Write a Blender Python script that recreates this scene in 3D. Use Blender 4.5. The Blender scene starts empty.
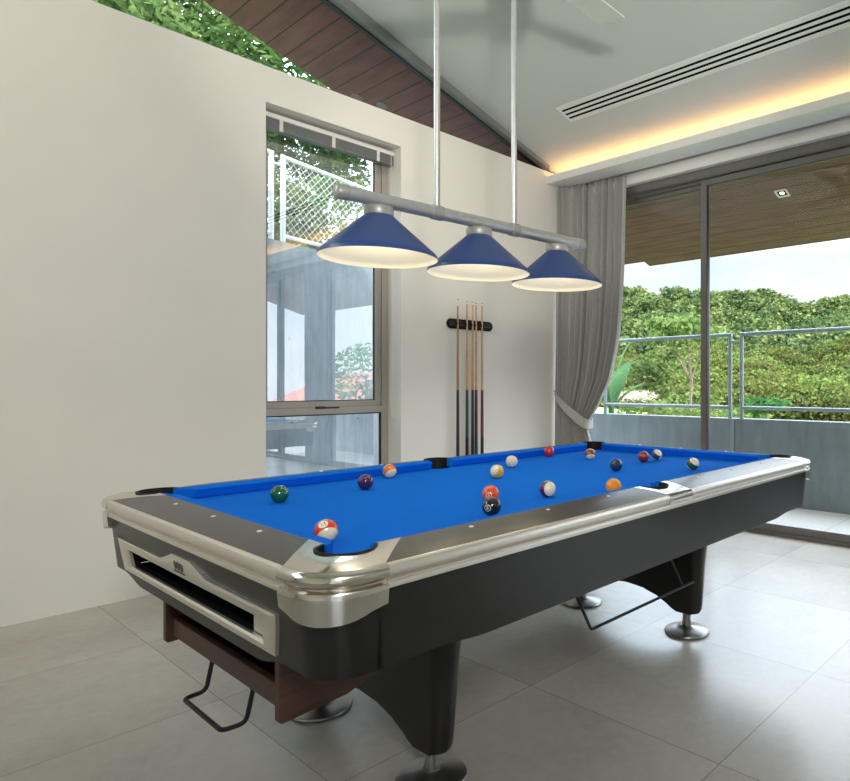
import bpy, bmesh, math, random
from math import pi, sin, cos, radians as R
from mathutils import Vector as V, Matrix
import numpy as np
random.seed(7)
S = bpy.context.scene
COL = S.collection

# ------------------------------------------------------------------ materials
MATS = {}
def newmat(name):
    m = bpy.data.materials.new(name); m.use_nodes = True
    nt = m.node_tree; nt.nodes.clear()
    out = nt.nodes.new('ShaderNodeOutputMaterial')
    MATS[name] = m
    return m, nt, out
def N(nt, t, **k):
    n = nt.nodes.new(t)
    for a, b in k.items(): setattr(n, a, b)
    return n
def princ(nt, out, col=(.8, .8, .8), rough=.5, metal=0., spec=.5, **k):
    b = N(nt, 'ShaderNodeBsdfPrincipled')
    b.inputs['Base Color'].default_value = (*col, 1)
    b.inputs['Roughness'].default_value = rough
    b.inputs['Metallic'].default_value = metal
    b.inputs['Specular IOR Level'].default_value = spec
    for a, v in k.items(): b.inputs[a].default_value = v
    nt.links.new(b.outputs[0], out.inputs[0])
    return b
def objco(nt, scale=(1, 1, 1), rot=(0, 0, 0), loc=(0, 0, 0)):
    t = N(nt, 'ShaderNodeTexCoord'); m = N(nt, 'ShaderNodeMapping')
    m.inputs['Scale'].default_value = scale; m.inputs['Rotation'].default_value = rot
    m.inputs['Location'].default_value = loc
    nt.links.new(t.outputs['Object'], m.inputs[0])
    return m.outputs[0]
def noise(nt, vec, scale=5, detail=4, rough=.55):
    n = N(nt, 'ShaderNodeTexNoise')
    n.inputs['Scale'].default_value = scale; n.inputs['Detail'].default_value = detail
    n.inputs['Roughness'].default_value = rough
    nt.links.new(vec, n.inputs['Vector'])
    return n.outputs['Fac']
def ramp(nt, fac, stops):
    r = N(nt, 'ShaderNodeValToRGB')
    e = r.color_ramp.elements
    while len(e) < len(stops): e.new(.5)
    for i, (p, c) in enumerate(stops):
        e[i].position = p; e[i].color = (*c, 1)
    nt.links.new(fac, r.inputs[0])
    return r.outputs[0]
def math_(nt, op, a, b=None):
    n = N(nt, 'ShaderNodeMath', operation=op)
    for i, x in enumerate((a, b)):
        if x is None: continue
        if isinstance(x, (int, float)): n.inputs[i].default_value = x
        else: nt.links.new(x, n.inputs[i])
    return n.outputs[0]
def mixc(nt, fac, a, b):
    n = N(nt, 'ShaderNodeMix', data_type='RGBA')
    for s, x in ((n.inputs[0], fac), (n.inputs[6], a), (n.inputs[7], b)):
        if isinstance(x, (int, float)): s.default_value = x
        elif isinstance(x, tuple): s.default_value = (*x, 1)
        else: nt.links.new(x, s)
    return n.outputs[2]
def bump(nt, b, h, strength=.2, dist=.01):
    n = N(nt, 'ShaderNodeBump')
    n.inputs['Strength'].default_value = strength; n.inputs['Distance'].default_value = dist
    nt.links.new(h, n.inputs['Height']); nt.links.new(n.outputs[0], b.inputs['Normal'])

def simple(name, col, rough=.5, metal=0., spec=.5, vary=.06, nscale=30, bstr=0., **k):
    m, nt, out = newmat(name)
    b = princ(nt, out, col, rough, metal, spec, **k)
    f = noise(nt, objco(nt), nscale, 3)
    lo = tuple(max(0, c*(1-vary)) for c in col); hi = tuple(min(1, c*(1+vary)) for c in col)
    nt.links.new(ramp(nt, f, [(.3, lo), (.7, hi)]), b.inputs['Base Color'])
    if bstr: bump(nt, b, f, bstr, .002)
    return m

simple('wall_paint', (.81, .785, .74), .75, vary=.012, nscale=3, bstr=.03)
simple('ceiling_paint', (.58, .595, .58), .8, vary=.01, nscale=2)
simple('white_paint', (.80, .80, .78), .5, vary=.01)
simple('satin_white', (.82, .80, .77), .35, vary=.01)
simple('trim_grey', (.20, .21, .205), .5, vary=.02)
simple('frame_bronze', (.165, .150, .134), .42, .35, vary=.05)
simple('frame_light', (.40, .375, .345), .45, .2, vary=.03)
simple('gasket_black', (.015, .015, .016), .5)
simple('chrome', (.72, .68, .62), .17, 1., vary=.02, nscale=4)
simple('satin_metal', (.79, .745, .675), .30, .88, vary=.02, nscale=6)
simple('steel', (.30, .29, .275), .36, .95, vary=.03)
simple('brushed_aluminium', (.60, .60, .60), .38, .75, vary=.05, nscale=40)
simple('cap_aluminium', (.46, .46, .455), .45, .5, vary=.03, nscale=60)
simple('laminate_black', (.011, .0105, .010), .30, 0., .38, vary=.1, nscale=60)
simple('laminate_rail', (.030, .028, .026), .27, 0., .6, vary=.1, nscale=60)
simple('rubber_black', (.009, .009, .010), .6, 0., .2)
simple('wire_black', (.008, .009, .011), .4, 0., .3)
simple('interior_black', (.008, .008, .008), .9, 0., .0)
simple('sight_white', (.85, .84, .82), .3)
simple('shade_blue', (.028, .070, .240), .32, 0., .5, vary=.03, nscale=8)
simple('shade_inside', (.93, .89, .72), .6, vary=.01)
simple('galvanised', (.24, .29, .31), .45, .3, vary=.06)
simple('white_tube', (.80, .84, .88), .45, .0, vary=.03)
simple('blind_grey', (.20, .215, .215), .5, vary=.04)
simple('tape_cream', (.66, .64, .56), .8)
simple('cord_white', (.80, .78, .74), .8)
simple('tieback_cloth', (.50, .49, .48), .9, vary=.06, nscale=120)
simple('soil', (.16, .12, .07), .95, vary=.3, nscale=3)
simple('grass', (.16, .22, .05), .95, vary=.4, nscale=6)
simple('bark', (.16, .12, .085), .9, vary=.3, nscale=18, bstr=.4)
simple('fan_white', (.85, .85, .82), .35, vary=.01)
simple('cue_maple', (.62, .39, .20), .35, vary=.12, nscale=14)
simple('cue_maple_dark', (.40, .24, .13), .35, vary=.12, nscale=14)
simple('ferrule_white', (.86, .84, .80), .4)
simple('plume', (.62, .50, .42), .9, vary=.1)
simple('roof_tile', (.30, .095, .055), .8, vary=.2, nscale=20)
simple('house_wall', (.62, .58, .52), .85)
simple('logo_dark', (.05, .045, .045), .4)
for nm, c in (('butt_black', (.018, .019, .024)), ('butt_green', (.012, .07, .075)), ('butt_blue', (.02, .035, .07)),
              ('butt_wine', (.10, .018, .03)), ('butt_red', (.16, .022, .03))):
    simple(nm, c, .35, vary=.2, nscale=25)

def leafmat(name, c1, c2, c3, trans=.35, scale=1.3):
    m, nt, out = newmat(name)
    co = objco(nt)
    f = noise(nt, co, scale, 5, .7)
    col = ramp(nt, f, [(.30, c1), (.5, c2), (.72, c3)])
    oi = N(nt, 'ShaderNodeObjectInfo')
    hsv = N(nt, 'ShaderNodeHueSaturation')
    nt.links.new(col, hsv.inputs['Color'])
    nt.links.new(math_(nt, 'ADD', math_(nt, 'MULTIPLY', oi.outputs['Random'], .05), .475), hsv.inputs['Hue'])
    nt.links.new(math_(nt, 'ADD', math_(nt, 'MULTIPLY', oi.outputs['Random'], .7), .65), hsv.inputs['Value'])
    d = N(nt, 'ShaderNodeBsdfDiffuse'); t = N(nt, 'ShaderNodeBsdfTranslucent'); x = N(nt, 'ShaderNodeMixShader')
    x.inputs[0].default_value = trans
    nt.links.new(hsv.outputs[0], d.inputs[0]); nt.links.new(hsv.outputs[0], t.inputs[0])
    nt.links.new(d.outputs[0], x.inputs[1]); nt.links.new(t.outputs[0], x.inputs[2])
    nt.links.new(x.outputs[0], out.inputs[0])
    return m
leafmat('leaf_hill', (.034, .062, .022), (.135, .165, .042), (.34, .32, .085), .2, .16)
leafmat('leaf_ridge', (.024, .050, .024), (.090, .130, .046), (.24, .26, .085), .2, .16)
leafmat('leaf_near', (.035, .080, .022), (.10, .18, .055), (.27, .32, .12), .5, 1.6)
leafmat('leaf_deep', (.018, .06, .02), (.05, .125, .035), (.12, .20, .06), .45, 2.)
leafmat('leaf_bush', (.05, .085, .024), (.12, .165, .05), (.27, .29, .10), .4, 3.)
leafmat('leaf_broad', (.055, .11, .045), (.09, .16, .07), (.14, .21, .10), .5, 2.)

# glass: clear pane that lets light straight through and mirrors a little
def glassmat(name, refl, tint, ior=1.5):
    m, nt, out = newmat(name)
    tr = N(nt, 'ShaderNodeBsdfTransparent'); tr.inputs[0].default_value = (*tint, 1)
    gl = N(nt, 'ShaderNodeBsdfGlossy'); gl.inputs['Roughness'].default_value = 0.
    gl.inputs[0].default_value = (1, 1, 1, 1)
    fr = N(nt, 'ShaderNodeFresnel'); fr.inputs[0].default_value = ior
    mx = N(nt, 'ShaderNodeMixShader')
    geo = N(nt, 'ShaderNodeNewGeometry')
    nt.links.new(math_(nt, 'MULTIPLY', math_(nt, 'ADD', fr.outputs[0], refl), math_(nt, 'SUBTRACT', 1.0, geo.outputs['Backfacing'])), mx.inputs[0])
    nt.links.new(tr.outputs[0], mx.inputs[1]); nt.links.new(gl.outputs[0], mx.inputs[2])
    nt.links.new(mx.outputs[0], out.inputs[0])
    return m
glassmat('glass_door', .0, (.97, .985, .99), 1.19)
glassmat('glass_mirror', .30, (.93, .97, .985))
glassmat('glass_clear', .0, (.97, .99, .99), 1.2)

# floor: large pale stone tiles with thin joints
m, nt, out = newmat('floor_tile')
b = princ(nt, out, (.5, .48, .45), .3, 0, .5)
g = N(nt, 'ShaderNodeNewGeometry'); sp = N(nt, 'ShaderNodeSeparateXYZ'); nt.links.new(g.outputs['Position'], sp.inputs[0])
def joint(ax, off, per, w):
    f = math_(nt, 'FRACT', math_(nt, 'DIVIDE', math_(nt, 'ADD', sp.outputs[ax], off), per))
    d = math_(nt, 'ABSOLUTE', math_(nt, 'SUBTRACT', f, .5))
    cell = math_(nt, 'FLOOR', math_(nt, 'DIVIDE', math_(nt, 'ADD', sp.outputs[ax], off), per))
    return math_(nt, 'GREATER_THAN', d, .5-w/per/2), cell
jx, cx = joint(0, .1243+80, .80, .0035); jy, cy = joint(1, .1354+80*.81, .81, .0035)
jj = math_(nt, 'MAXIMUM', jx, jy)
cb = N(nt, 'ShaderNodeCombineXYZ'); nt.links.new(cx, cb.inputs[0]); nt.links.new(cy, cb.inputs[1])
wn = N(nt, 'ShaderNodeTexWhiteNoise', noise_dimensions='3D'); nt.links.new(cb.outputs[0], wn.inputs[0])
sh = N(nt, 'ShaderNodeVectorMath', operation='ADD'); nt.links.new(g.outputs['Position'], sh.inputs[0]); nt.links.new(wn.outputs['Color'], sh.inputs[1])
n1 = noise(nt, sh.outputs[0], 1.5, 4, .5); n2 = noise(nt, sh.outputs[0], 28, 4, .6)
base = ramp(nt, n1, [(.32, (.385, .358, .324)), (.68, (.515, .486, .448))])
base = mixc(nt, .14, base, ramp(nt, n2, [(.35, (.40, .38, .35)), (.65, (.66, .63, .59))]))
base = mixc(nt, math_(nt, 'MULTIPLY', wn.outputs['Value'], .10), base, (.42, .40, .375))
nt.links.new(mixc(nt, jj, base, (.26, .245, .225)), b.inputs['Base Color'])
nt.links.new(math_(nt, 'ADD', math_(nt, 'MULTIPLY', n1, .04), .235), b.inputs['Roughness'])

# terrace pavers
m, nt, out = newmat('terrace_tile')
b = princ(nt, out, (.5, .5, .48), .6)
g = N(nt, 'ShaderNodeNewGeometry'); sp = N(nt, 'ShaderNodeSeparateXYZ'); nt.links.new(g.outputs['Position'], sp.inputs[0])
jx, _ = joint(0, .02+80, .60, .006); jy, _ = joint(1, .06+80*.81, .81, .006)
n2 = noise(nt, g.outputs['Position'], 40, 4, .6)
nt.links.new(mixc(nt, math_(nt, 'MAXIMUM', jx, jy), ramp(nt, n2, [(.35, (.52, .53, .52)), (.65, (.64, .65, .64))]), (.25, .25, .25)), b.inputs['Base Color'])

# board-marked concrete: vertical streaks; coordinate u runs along the wall
def concrete(name, c1, c2, usc):
    m, nt, out = newmat(name)
    b = princ(nt, out, c1, .8, 0, .3)
    u = objco(nt, (usc, usc, .35)); v = objco(nt, (1, 1, 1))
    f1 = noise(nt, u, 6, 5, .7); f2 = noise(nt, v, 2.2, 5, .6)
    c = ramp(nt, f1, [(.32, c1), (.68, c2)])
    c = mixc(nt, .35, c, ramp(nt, f2, [(.3, tuple(x*.7 for x in c1)), (.7, tuple(min(1, x*1.15) for x in c2))]))
    nt.links.new(c, b.inputs['Base Color'])
    bump(nt, b, f1, .25, .01)
concrete('concrete_retaining', (.20, .235, .27), (.38, .43, .48), 2.2)
concrete('concrete_parapet', (.150, .185, .20), (.235, .275, .29), 1.6)

# dark timber boards, joints across X
def planks(name, c1, c2, per):
    m, nt, out = newmat(name)
    b = princ(nt, out, c1, .55, 0, .35)
    g = N(nt, 'ShaderNodeNewGeometry'); s_ = N(nt, 'ShaderNodeSeparateXYZ'); nt.links.new(g.outputs['Position'], s_.inputs[0])
    q = math_(nt, 'DIVIDE', math_(nt, 'ADD', s_.outputs[0], 50), per)
    d = math_(nt, 'ABSOLUTE', math_(nt, 'SUBTRACT', math_(nt, 'FRACT', q), .5))
    line = math_(nt, 'GREATER_THAN', d, .462)
    cb = N(nt, 'ShaderNodeCombineXYZ'); nt.links.new(math_(nt, 'MULTIPLY', s_.outputs[0], 7), cb.inputs[0]); nt.links.new(s_.outputs[1], cb.inputs[1])
    nt.links.new(math_(nt, 'FLOOR', q), cb.inputs[2])
    f = noise(nt, cb.outputs[0], 2.5, 2, .5)
    nt.links.new(mixc(nt, line, ramp(nt, f, [(.3, c1), (.7, c2)]), (.022, .016, .013)), b.inputs['Base Color'])
planks('soffit_wood', (.105, .035, .030), (.175, .066, .056), .135)

m, nt, out = newmat('box_wood')
b = princ(nt, out, (.10, .045, .03), .42, 0, .4)
f = noise(nt, objco(nt, (3, 3, 26)), 3, 5, .6)
nt.links.new(ramp(nt, f, [(.3, (.042, .018, .012)), (.7, (.085, .038, .027))]), b.inputs['Base Color'])

m, nt, out = newmat('cloth_blue')
b = princ(nt, out, (.005, .16, .75), .95, 0, .05)
b.inputs['Sheen Weight'].default_value = 0.0
f = noise(nt, objco(nt), 900, 2)
nt.links.new(ramp(nt, f, [(.3, (.003, .132, .63)), (.7, (.006, .165, .75))]), b.inputs['Base Color'])

m, nt, out = newmat('curtain_fabric')
b = princ(nt, out, (.36, .35, .34), .95, 0, .1)
f = noise(nt, objco(nt, (1, 1, .15)), 260, 3)
nt.links.new(ramp(nt, f, [(.3, (.37, .362, .352)), (.7, (.50, .49, .48))]), b.inputs['Base Color'])

def emit(name, col, strength):
    m, nt, out = newmat(name)
    e = N(nt, 'ShaderNodeEmission'); e.inputs[0].default_value = (*col, 1); e.inputs[1].default_value = strength
    nt.links.new(e.outputs[0], out.inputs[0])
emit('cove_led', (1, .55, .22), 13.0)
emit('bulb_glow', (1, .86, .62), 9)
emit('downlight_glow', (1, .75, .42), 6)

def ballmat(name, col, stripe):
    m, nt, out = newmat(name)
    b = princ(nt, out, col, .07, 0, .6)
    b.inputs['Coat Weight'].default_value = .4; b.inputs['Coat Roughness'].default_value = .03
    t = N(nt, 'ShaderNodeTexCoord'); s_ = N(nt, 'ShaderNodeSeparateXYZ'); nt.links.new(t.outputs['Object'], s_.inputs[0])
    f = noise(nt, t.outputs['Object'], 60, 2)
    c = ramp(nt, f, [(.3, tuple(x*.95 for x in col)), (.7, col)])
    if stripe:
        k = math_(nt, 'LESS_THAN', math_(nt, 'ABSOLUTE', s_.outputs[2]), .0138)
        c = mixc(nt, k, (.80, .70, .50), c)
    nt.links.new(c, b.inputs['Base Color'])
    return m

# ------------------------------------------------------------------ mesh building
class MB:
    def __init__(s): s.v = []; s.f = []
    def add(s, vs, fs):
        o = len(s.v); s.v += [tuple(p) for p in vs]; s.f += [tuple(i+o for i in f) for f in fs]; return s
    def box(s, a, b):
        (x0, y0, z0), (x1, y1, z1) = a, b
        return s.add([(x0,y0,z0),(x1,y0,z0),(x1,y1,z0),(x0,y1,z0),(x0,y0,z1),(x1,y0,z1),(x1,y1,z1),(x0,y1,z1)],
                     [(0,3,2,1),(4,5,6,7),(0,1,5,4),(1,2,6,5),(2,3,7,6),(3,0,4,7)])
    def loft(s, rings, closed=True, caps=True):
        n = len(rings[0]); vs = [p for r in rings for p in r]; fs = []
        for i in range(len(rings)-1):
            for j in range(n if closed else n-1):
                k = (j+1) % n
                fs.append((i*n+j, i*n+k, (i+1)*n+k, (i+1)*n+j))
        if caps and closed:
            fs.append(tuple(range(n))[::-1]); fs.append(tuple((len(rings)-1)*n+j for j in range(n)))
        return s.add(vs, fs)
    def prism(s, poly, d):
        d = V(d); return s.loft([[V(p) for p in poly], [V(p)+d for p in poly]])
    def tube(s, pts, r, n=10, rads=None, caps=True):
        pts = [V(p) for p in pts]; rings = []
        t0 = (pts[1]-pts[0]).normalized()
        u = t0.orthogonal().normalized()
        for i, p in enumerate(pts):
            t = (pts[min(i+1, len(pts)-1)]-pts[max(i-1, 0)]).normalized()
            u = (u-t*u.dot(t)).normalized(); w = t.cross(u)
            rr = rads[i] if rads else r
            rings.append([p+u*rr*cos(2*pi*k/n)+w*rr*sin(2*pi*k/n) for k in range(n)])
        return s.loft(rings, True, caps)
    def lathe(s, prof, c=(0, 0, 0), n=40, axis='z', caps=True):
        rings = []
        for r, h in prof:
            ring = []
            for k in range(n):
                a = 2*pi*k/n
                p = V((r*cos(a), r*sin(a), h))
                if axis == 'x': p = V((p.z, p.x, p.y))
                if axis == 'y': p = V((p.x, p.z, p.y))
                ring.append(p+V(c))
            rings.append(ring)
        return s.loft(rings, True, caps)
    def sphere(s, c, r, nu=24, nv=14):
        prof = [(max(1e-5, r*sin(pi*i/nv)), -r*cos(pi*i/nv)) for i in range(nv+1)]
        return s.lathe(prof, c, nu)
    def sweep(s, path, prof, caps=True, closed=False):
        # path: list of (point xy, outward normal xy); prof: list of (offset, z)
        rings = [[V((p[0]+n[0]*o, p[1]+n[1]*o, z)) for o, z in prof] for p, n in path]
        m_ = len(prof); vs = [p for r in rings for p in r]; fs = []
        L = len(rings)
        for i in range(L if closed else L-1):
            for j in range(m_-1):
                a, b_ = i*m_, ((i+1) % L)*m_
                fs.append((a+j, b_+j, b_+j+1, a+j+1))
        if caps and not closed:
            fs.append(tuple(range(m_))); fs.append(tuple((L-1)*m_+j for j in range(m_))[::-1])
        return s.add(vs, fs)
    def obj(s, name, mat, parent=None, smooth=True, bevel=0., loc=None, angle=35, tri=False):
        me = bpy.data.meshes.new(name)
        me.from_pydata([tuple(p) for p in s.v], [], s.f)
        bm = bmesh.new(); bm.from_mesh(me)
        bmesh.ops.remove_doubles(bm, verts=bm.verts, dist=1e-5)
        if tri: bmesh.ops.triangulate(bm, faces=[f for f in bm.faces if len(f.verts) > 4])
        bmesh.ops.recalc_face_normals(bm, faces=bm.faces)
        bm.to_mesh(me); bm.free()
        me.materials.append(MATS[mat])
        o = bpy.data.objects.new(name, me); COL.objects.link(o)
        if loc:
            me.transform(Matrix.Translation(-V(loc))); o.location = loc
        if parent is not None:
            o.parent = parent; o.location = V(o.location)-world_loc(parent)
        if bevel:
            md = o.modifiers.new('bevel', 'BEVEL'); md.width = bevel; md.segments = 2; md.limit_method = 'ANGLE'; md.angle_limit = R(40)
        if smooth:
            me.polygons.foreach_set('use_smooth', [True]*len(me.polygons))
            try: me.set_sharp_from_angle(angle=R(angle))
            except Exception: pass
        return o
def world_loc(o):
    p = V((0, 0, 0))
    while o is not None: p = p+o.location; o = o.parent
    return p
def tag(o, label, cat, group=None, kind=None):
    o['label'] = label; o['category'] = cat
    if group: o['group'] = group
    if kind: o['kind'] = kind
    return o
def thing(name, loc, label, cat, group=None):
    o = bpy.data.objects.new(name, None); o.empty_display_size = .05
    COL.objects.link(o); o.location = loc
    return tag(o, label, cat, group)
def struct(o): o['kind'] = 'structure'; return o
def copy_tree(src, parent=None):
    c = src.copy(); COL.objects.link(c)
    if parent is not None: c.parent = parent
    for k in list(src.children): copy_tree(k, c)
    return c

# ------------------------------------------------------------------ room shell
WY = 2.2517; SL = .3056
def ceil_z(x): return 3.824-SL*(x-.462)
XB, YS = -6.6, -4.6        # far ends of the room behind the camera
GX = 2.834
fl = MB().box((XB-.2, YS-.2, -.2), (2.93, WY+.25, 0)).obj('floor', 'floor_tile', smooth=False); struct(fl)

# window wall: pieces round the window opening
WX0, WX1, WZ0, WZ1 = -.07, .91, .25, 2.938
w = MB()
def wallbox(a, b): w.box(a, b)
wallbox((XB, WY, 0), (WX0, WY+.25, 3.163)); wallbox((WX1, WY, 0), (2.93, WY+.25, 3.163))
wallbox((WX0, WY, 0), (WX1, WY+.25, WZ0)); wallbox((WX0, WY, WZ1), (WX1, WY+.25, 3.163))
struct(w.obj('wall_left', 'wall_paint', smooth=False))
struct(MB().box((XB-.25, YS-.25, 0), (XB, WY+.25, 6.0)).obj('wall_back', 'wall_paint', smooth=False))
# south side wall with a wide glazed opening behind the camera
w = MB(); SX0, SX1, SZ = -5.6, -3.4, 2.75
w.box((XB, YS-.25, 0), (SX0, YS, 3.3)); w.box((SX1, YS-.25, 0), (2.93, YS, 3.1)); w.box((SX0, YS-.25, SZ), (SX1, YS, 3.3))
w.prism([(XB, YS-.25, 3.3), (2.1, YS-.25, 3.3), (XB, YS-.25, ceil_z(XB))], (0, .25, 0))
struct(w.obj('wall_right', 'wall_paint', smooth=False))
wd = struct(bpy.data.objects.new('window_3', None)); COL.objects.link(wd)
fr = MB()
for i in range(6):
    x = SX0+(SX1-SX0)*i/5; fr.box((x-.04, YS-.16, 0), (x+.04, YS-.08, SZ))
fr.box((SX0, YS-.16, SZ-.08), (SX1, YS-.08, SZ)); fr.box((SX0, YS-.16, 0), (SX1, YS-.08, .08))
fr.obj('window_frame', 'frame_bronze', wd, smooth=False)
MB().box((SX0, YS-.125, .08), (SX1, YS-.115, SZ-.08)).obj('pane', 'glass_clear', wd, smooth=False)

# sloping ceiling (slab) over the room, front part reaching the glass doors
XC = 2.93
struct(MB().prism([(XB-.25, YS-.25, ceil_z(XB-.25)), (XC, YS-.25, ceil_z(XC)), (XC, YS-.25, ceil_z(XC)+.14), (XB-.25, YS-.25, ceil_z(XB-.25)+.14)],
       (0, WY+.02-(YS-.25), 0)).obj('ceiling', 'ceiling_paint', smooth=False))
# grey tapering edge trim between ceiling and clerestory glass
e0, e1 = -3.0, 2.49
def tri_prism(z0a, z0b, z1a, z1b, y0, y1):
    mb = MB(); mb.prism([(e0, y0, z0a), (e1, y0, z1a), (e1, y0, z1b), (e0, y0, z0b)], (0, y1-y0, 0)); return mb
struct(tri_prism(ceil_z(e0)-.145, ceil_z(e0)+.02, ceil_z(e1)-.035, ceil_z(e1)+.02, WY-.035, WY+.02).obj('trim_1', 'trim_grey', smooth=False))
struct(tri_prism(ceil_z(e0)-.17, ceil_z(e0)-.02, ceil_z(e1)-.045, ceil_z(e1), WY+.02, WY+.06).obj('trim_2', 'gasket_black', smooth=False))
# clerestory glass
cg = MB(); xr = .462+(3.824-3.175)/SL
cg.prism([(XB, WY+.10, 3.163), (xr, WY+.10, 3.163), (XB, WY+.10, ceil_z(XB)-.03)], (0, .012, 0))
struct(cg.obj('window_2', 'glass_clear', smooth=False))
# roof: timber soffit outside, deep eaves
def roofpiece(x0, x1, y0, y1, drop, th, name, mat):
    o = MB().prism([(x0, y0, ceil_z(x0)-drop), (x1, y0, ceil_z(x1)-drop), (x1, y0, ceil_z(x1)-drop+th), (x0, y0, ceil_z(x0)-drop+th)], (0, y1-y0, 0)).obj(name, mat, smooth=False)
    return struct(o)
roofpiece(XB-.9, 4.285, WY+.06, 3.215, .06, .05, 'ceiling_eave_north', 'soffit_wood')
roofpiece(2.955, 4.285, YS-1.1, WY+.06, .12, .05, 'ceiling_eave_east', 'soffit_wood')
roofpiece(XB-.9, 4.30, YS-1.1, 3.23, -.16, .10, 'ceiling_roof', 'trim_grey')
roofpiece(XB-.9, 2.955, YS-1.1, YS-.25, .06, .05, 'ceiling_eave_south', 'soffit_wood')

# ------------------------------------------------------------------ cove / bulkhead
cv = MB()
LX = 2.478
prof = [(LX, 3.040), (2.700, 3.040), (2.700, 3.062), (LX+.022, 3.062), (LX+.022, 3.108), (LX, 3.108)]
cv.prism([(x, YS, z) for x, z in prof], (0, WY-YS, 0))
cv.box((2.682, YS, 3.062), (2.700, WY, ceil_z(2.69)+.012))
struct(cv.obj('trim_3', 'white_paint', smooth=False))
struct(MB().box((2.60, YS, 2.945), (2.93, WY-.0, 2.985)).add([], []).obj('trim_4', 'ceiling_paint', smooth=False)) if False else None
struct(MB().box((2.742, YS, 2.947), (2.93, WY, 3.00)).obj('trim_4', 'white_paint', smooth=False))
struct(MB().box((2.80, YS, 3.00), (2.93, WY, ceil_z(2.9)+.01)).obj('trim_5', 'white_paint', smooth=False))
led = MB().box((2.530, YS+.1, 3.074), (2.562, WY-.05, 3.082)).obj('cove_light', 'cove_led', smooth=False)
tag(led, 'warm glowing light strip hidden in the ceiling cove above the curtain', 'cove light')

# linear air grille on the ceiling
gv = thing('air_grille', (1.995, .2, ceil_z(1.995)), 'long white ceiling grille with three black slots beside the glowing cove', 'vent')
def on_ceiling(x0, x1, y0, y1, d0, d1):
    return MB().prism([(x0, y0, ceil_z(x0)-d0), (x1, y0, ceil_z(x1)-d0), (x1, y0, ceil_z(x1)-d1), (x0, y0, ceil_z(x0)-d1)], (0, y1-y0, 0))
on_ceiling(1.905, 2.085, -3.6, 1.60, -.002, .006).obj('frame', 'white_paint', gv, smooth=False)
for i in range(3):
    x = 1.951+i*.044
    on_ceiling(x-.0085, x+.0085, -3.57, 1.572, .004, .0075).obj('slot', 'interior_black', gv, smooth=False)

# ------------------------------------------------------------------ left window
win = struct(bpy.data.objects.new('window_1', None)); COL.objects.link(win)
fy0, fy1 = WY+.165, WY+.215
f = MB()
f.box((WX0, fy0, WZ0), (WX0+.05, fy1, WZ1)); f.box((WX1-.055, fy0, WZ0), (WX1, fy1, WZ1))
f.box((WX0+.05, fy0, WZ1-.05), (WX1-.055, fy1, WZ1)); f.box((WX0+.05, fy0, WZ0), (WX1-.055, fy1, WZ0+.05))
f.box((WX0+.05, fy0, .953), (WX1-.055, fy1, 1.003))
f.obj('window_frame', 'frame_light', win, smooth=False, bevel=.003)
sa = MB()
for a, b_ in (((WX0+.05, 1.003), (WX1-.055, 1.045)), ((WX0+.05, 2.85), (WX1-.055, 2.887)), ((WX0+.05, 1.045), (WX0+.085, 2.85)), ((WX1-.105, 1.045), (WX1-.055, 2.85))):
    sa.box((a[0], fy0+.012, a[1]), (b_[0], fy1-.005, b_[1]))
sa.obj('sash', 'frame_light', win, smooth=False, bevel=.003)
g_ = MB()
x0, x1, z0, z1 = WX0+.085, WX1-.105, 1.045, 2.85
for a, b_ in (((x0, z0), (x0+.006, z1)), ((x1-.006, z0), (x1, z1)), ((x0, z0), (x1, z0+.006)), ((x0, z1-.006), (x1, z1))):
    g_.box((a[0], fy0+.022, a[1]), (b_[0], fy0+.034, b_[1]))
g_.box((WX1-.063, fy0+.012, .30), (WX1-.055, fy0+.03, .953)); g_.box((WX0+.05, fy0+.012, .945), (WX1-.055, fy0+.03, .953))
g_.obj('gasket', 'gasket_black', win, smooth=False)
MB().box((x0, fy0+.028, z0), (x1, fy0+.034, z1)).obj('pane', 'glass_mirror', win, smooth=False)
MB().box((WX0+.05, fy0+.02, .30), (WX1-.055, fy0+.026, .953)).obj('pane', 'glass_mirror', win, smooth=False)
h = MB().box((.335, fy0-.012, .992), (.40, fy0+.002, 1.010))
h.tube([(.36, fy0-.02, 1.0), (.43, fy0-.022, 1.0), (.50, fy0-.018, .999)], .006, 8)
h.obj('window_handle', 'gasket_black', win)

# raised venetian blind at the head of the window
bl = thing('venetian_blind', (.42, WY+.11, 2.84), 'raised grey venetian blind bunched at the top of the tall window', 'blind')
by0, by1 = WY+.075, WY+.135
MB().box((WX0+.005, by0, 2.882), (WX1-.006, by1, 2.912)).obj('head_rail', 'satin_white', bl, bevel=.002)
st = MB()
for i in range(9):
    z = 2.819+i*.0067
    st.box((WX0+.01, by0+.002, z), (WX1-.012, by1-.002, z+.0042))
st.obj('slat_stack', 'blind_grey', bl, smooth=False)
MB().box((WX0+.01, by0, 2.809), (WX1-.012, by1, 2.817)).obj('bottom_rail', 'blind_grey', bl, bevel=.002)
for x in (.06, .42, .765):
    MB().box((x-.012, by0-.003, 2.806), (x+.012, by0+.0, 2.882)).obj('ladder_tape', 'tape_cream', bl, smooth=False)
MB().tube([(.872, by0-.004, 2.885), (.874, by0-.004, 2.0), (.872, by0-.003, 1.2), (.876, by0-.003, .93), (.884, by0-.003, .915), (.890, by0-.003, .95), (.889, by0-.003, 1.3), (.886, by0-.004, 2.2)], .0022, 6).obj('pull_cord', 'cord_white', bl)

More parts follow.
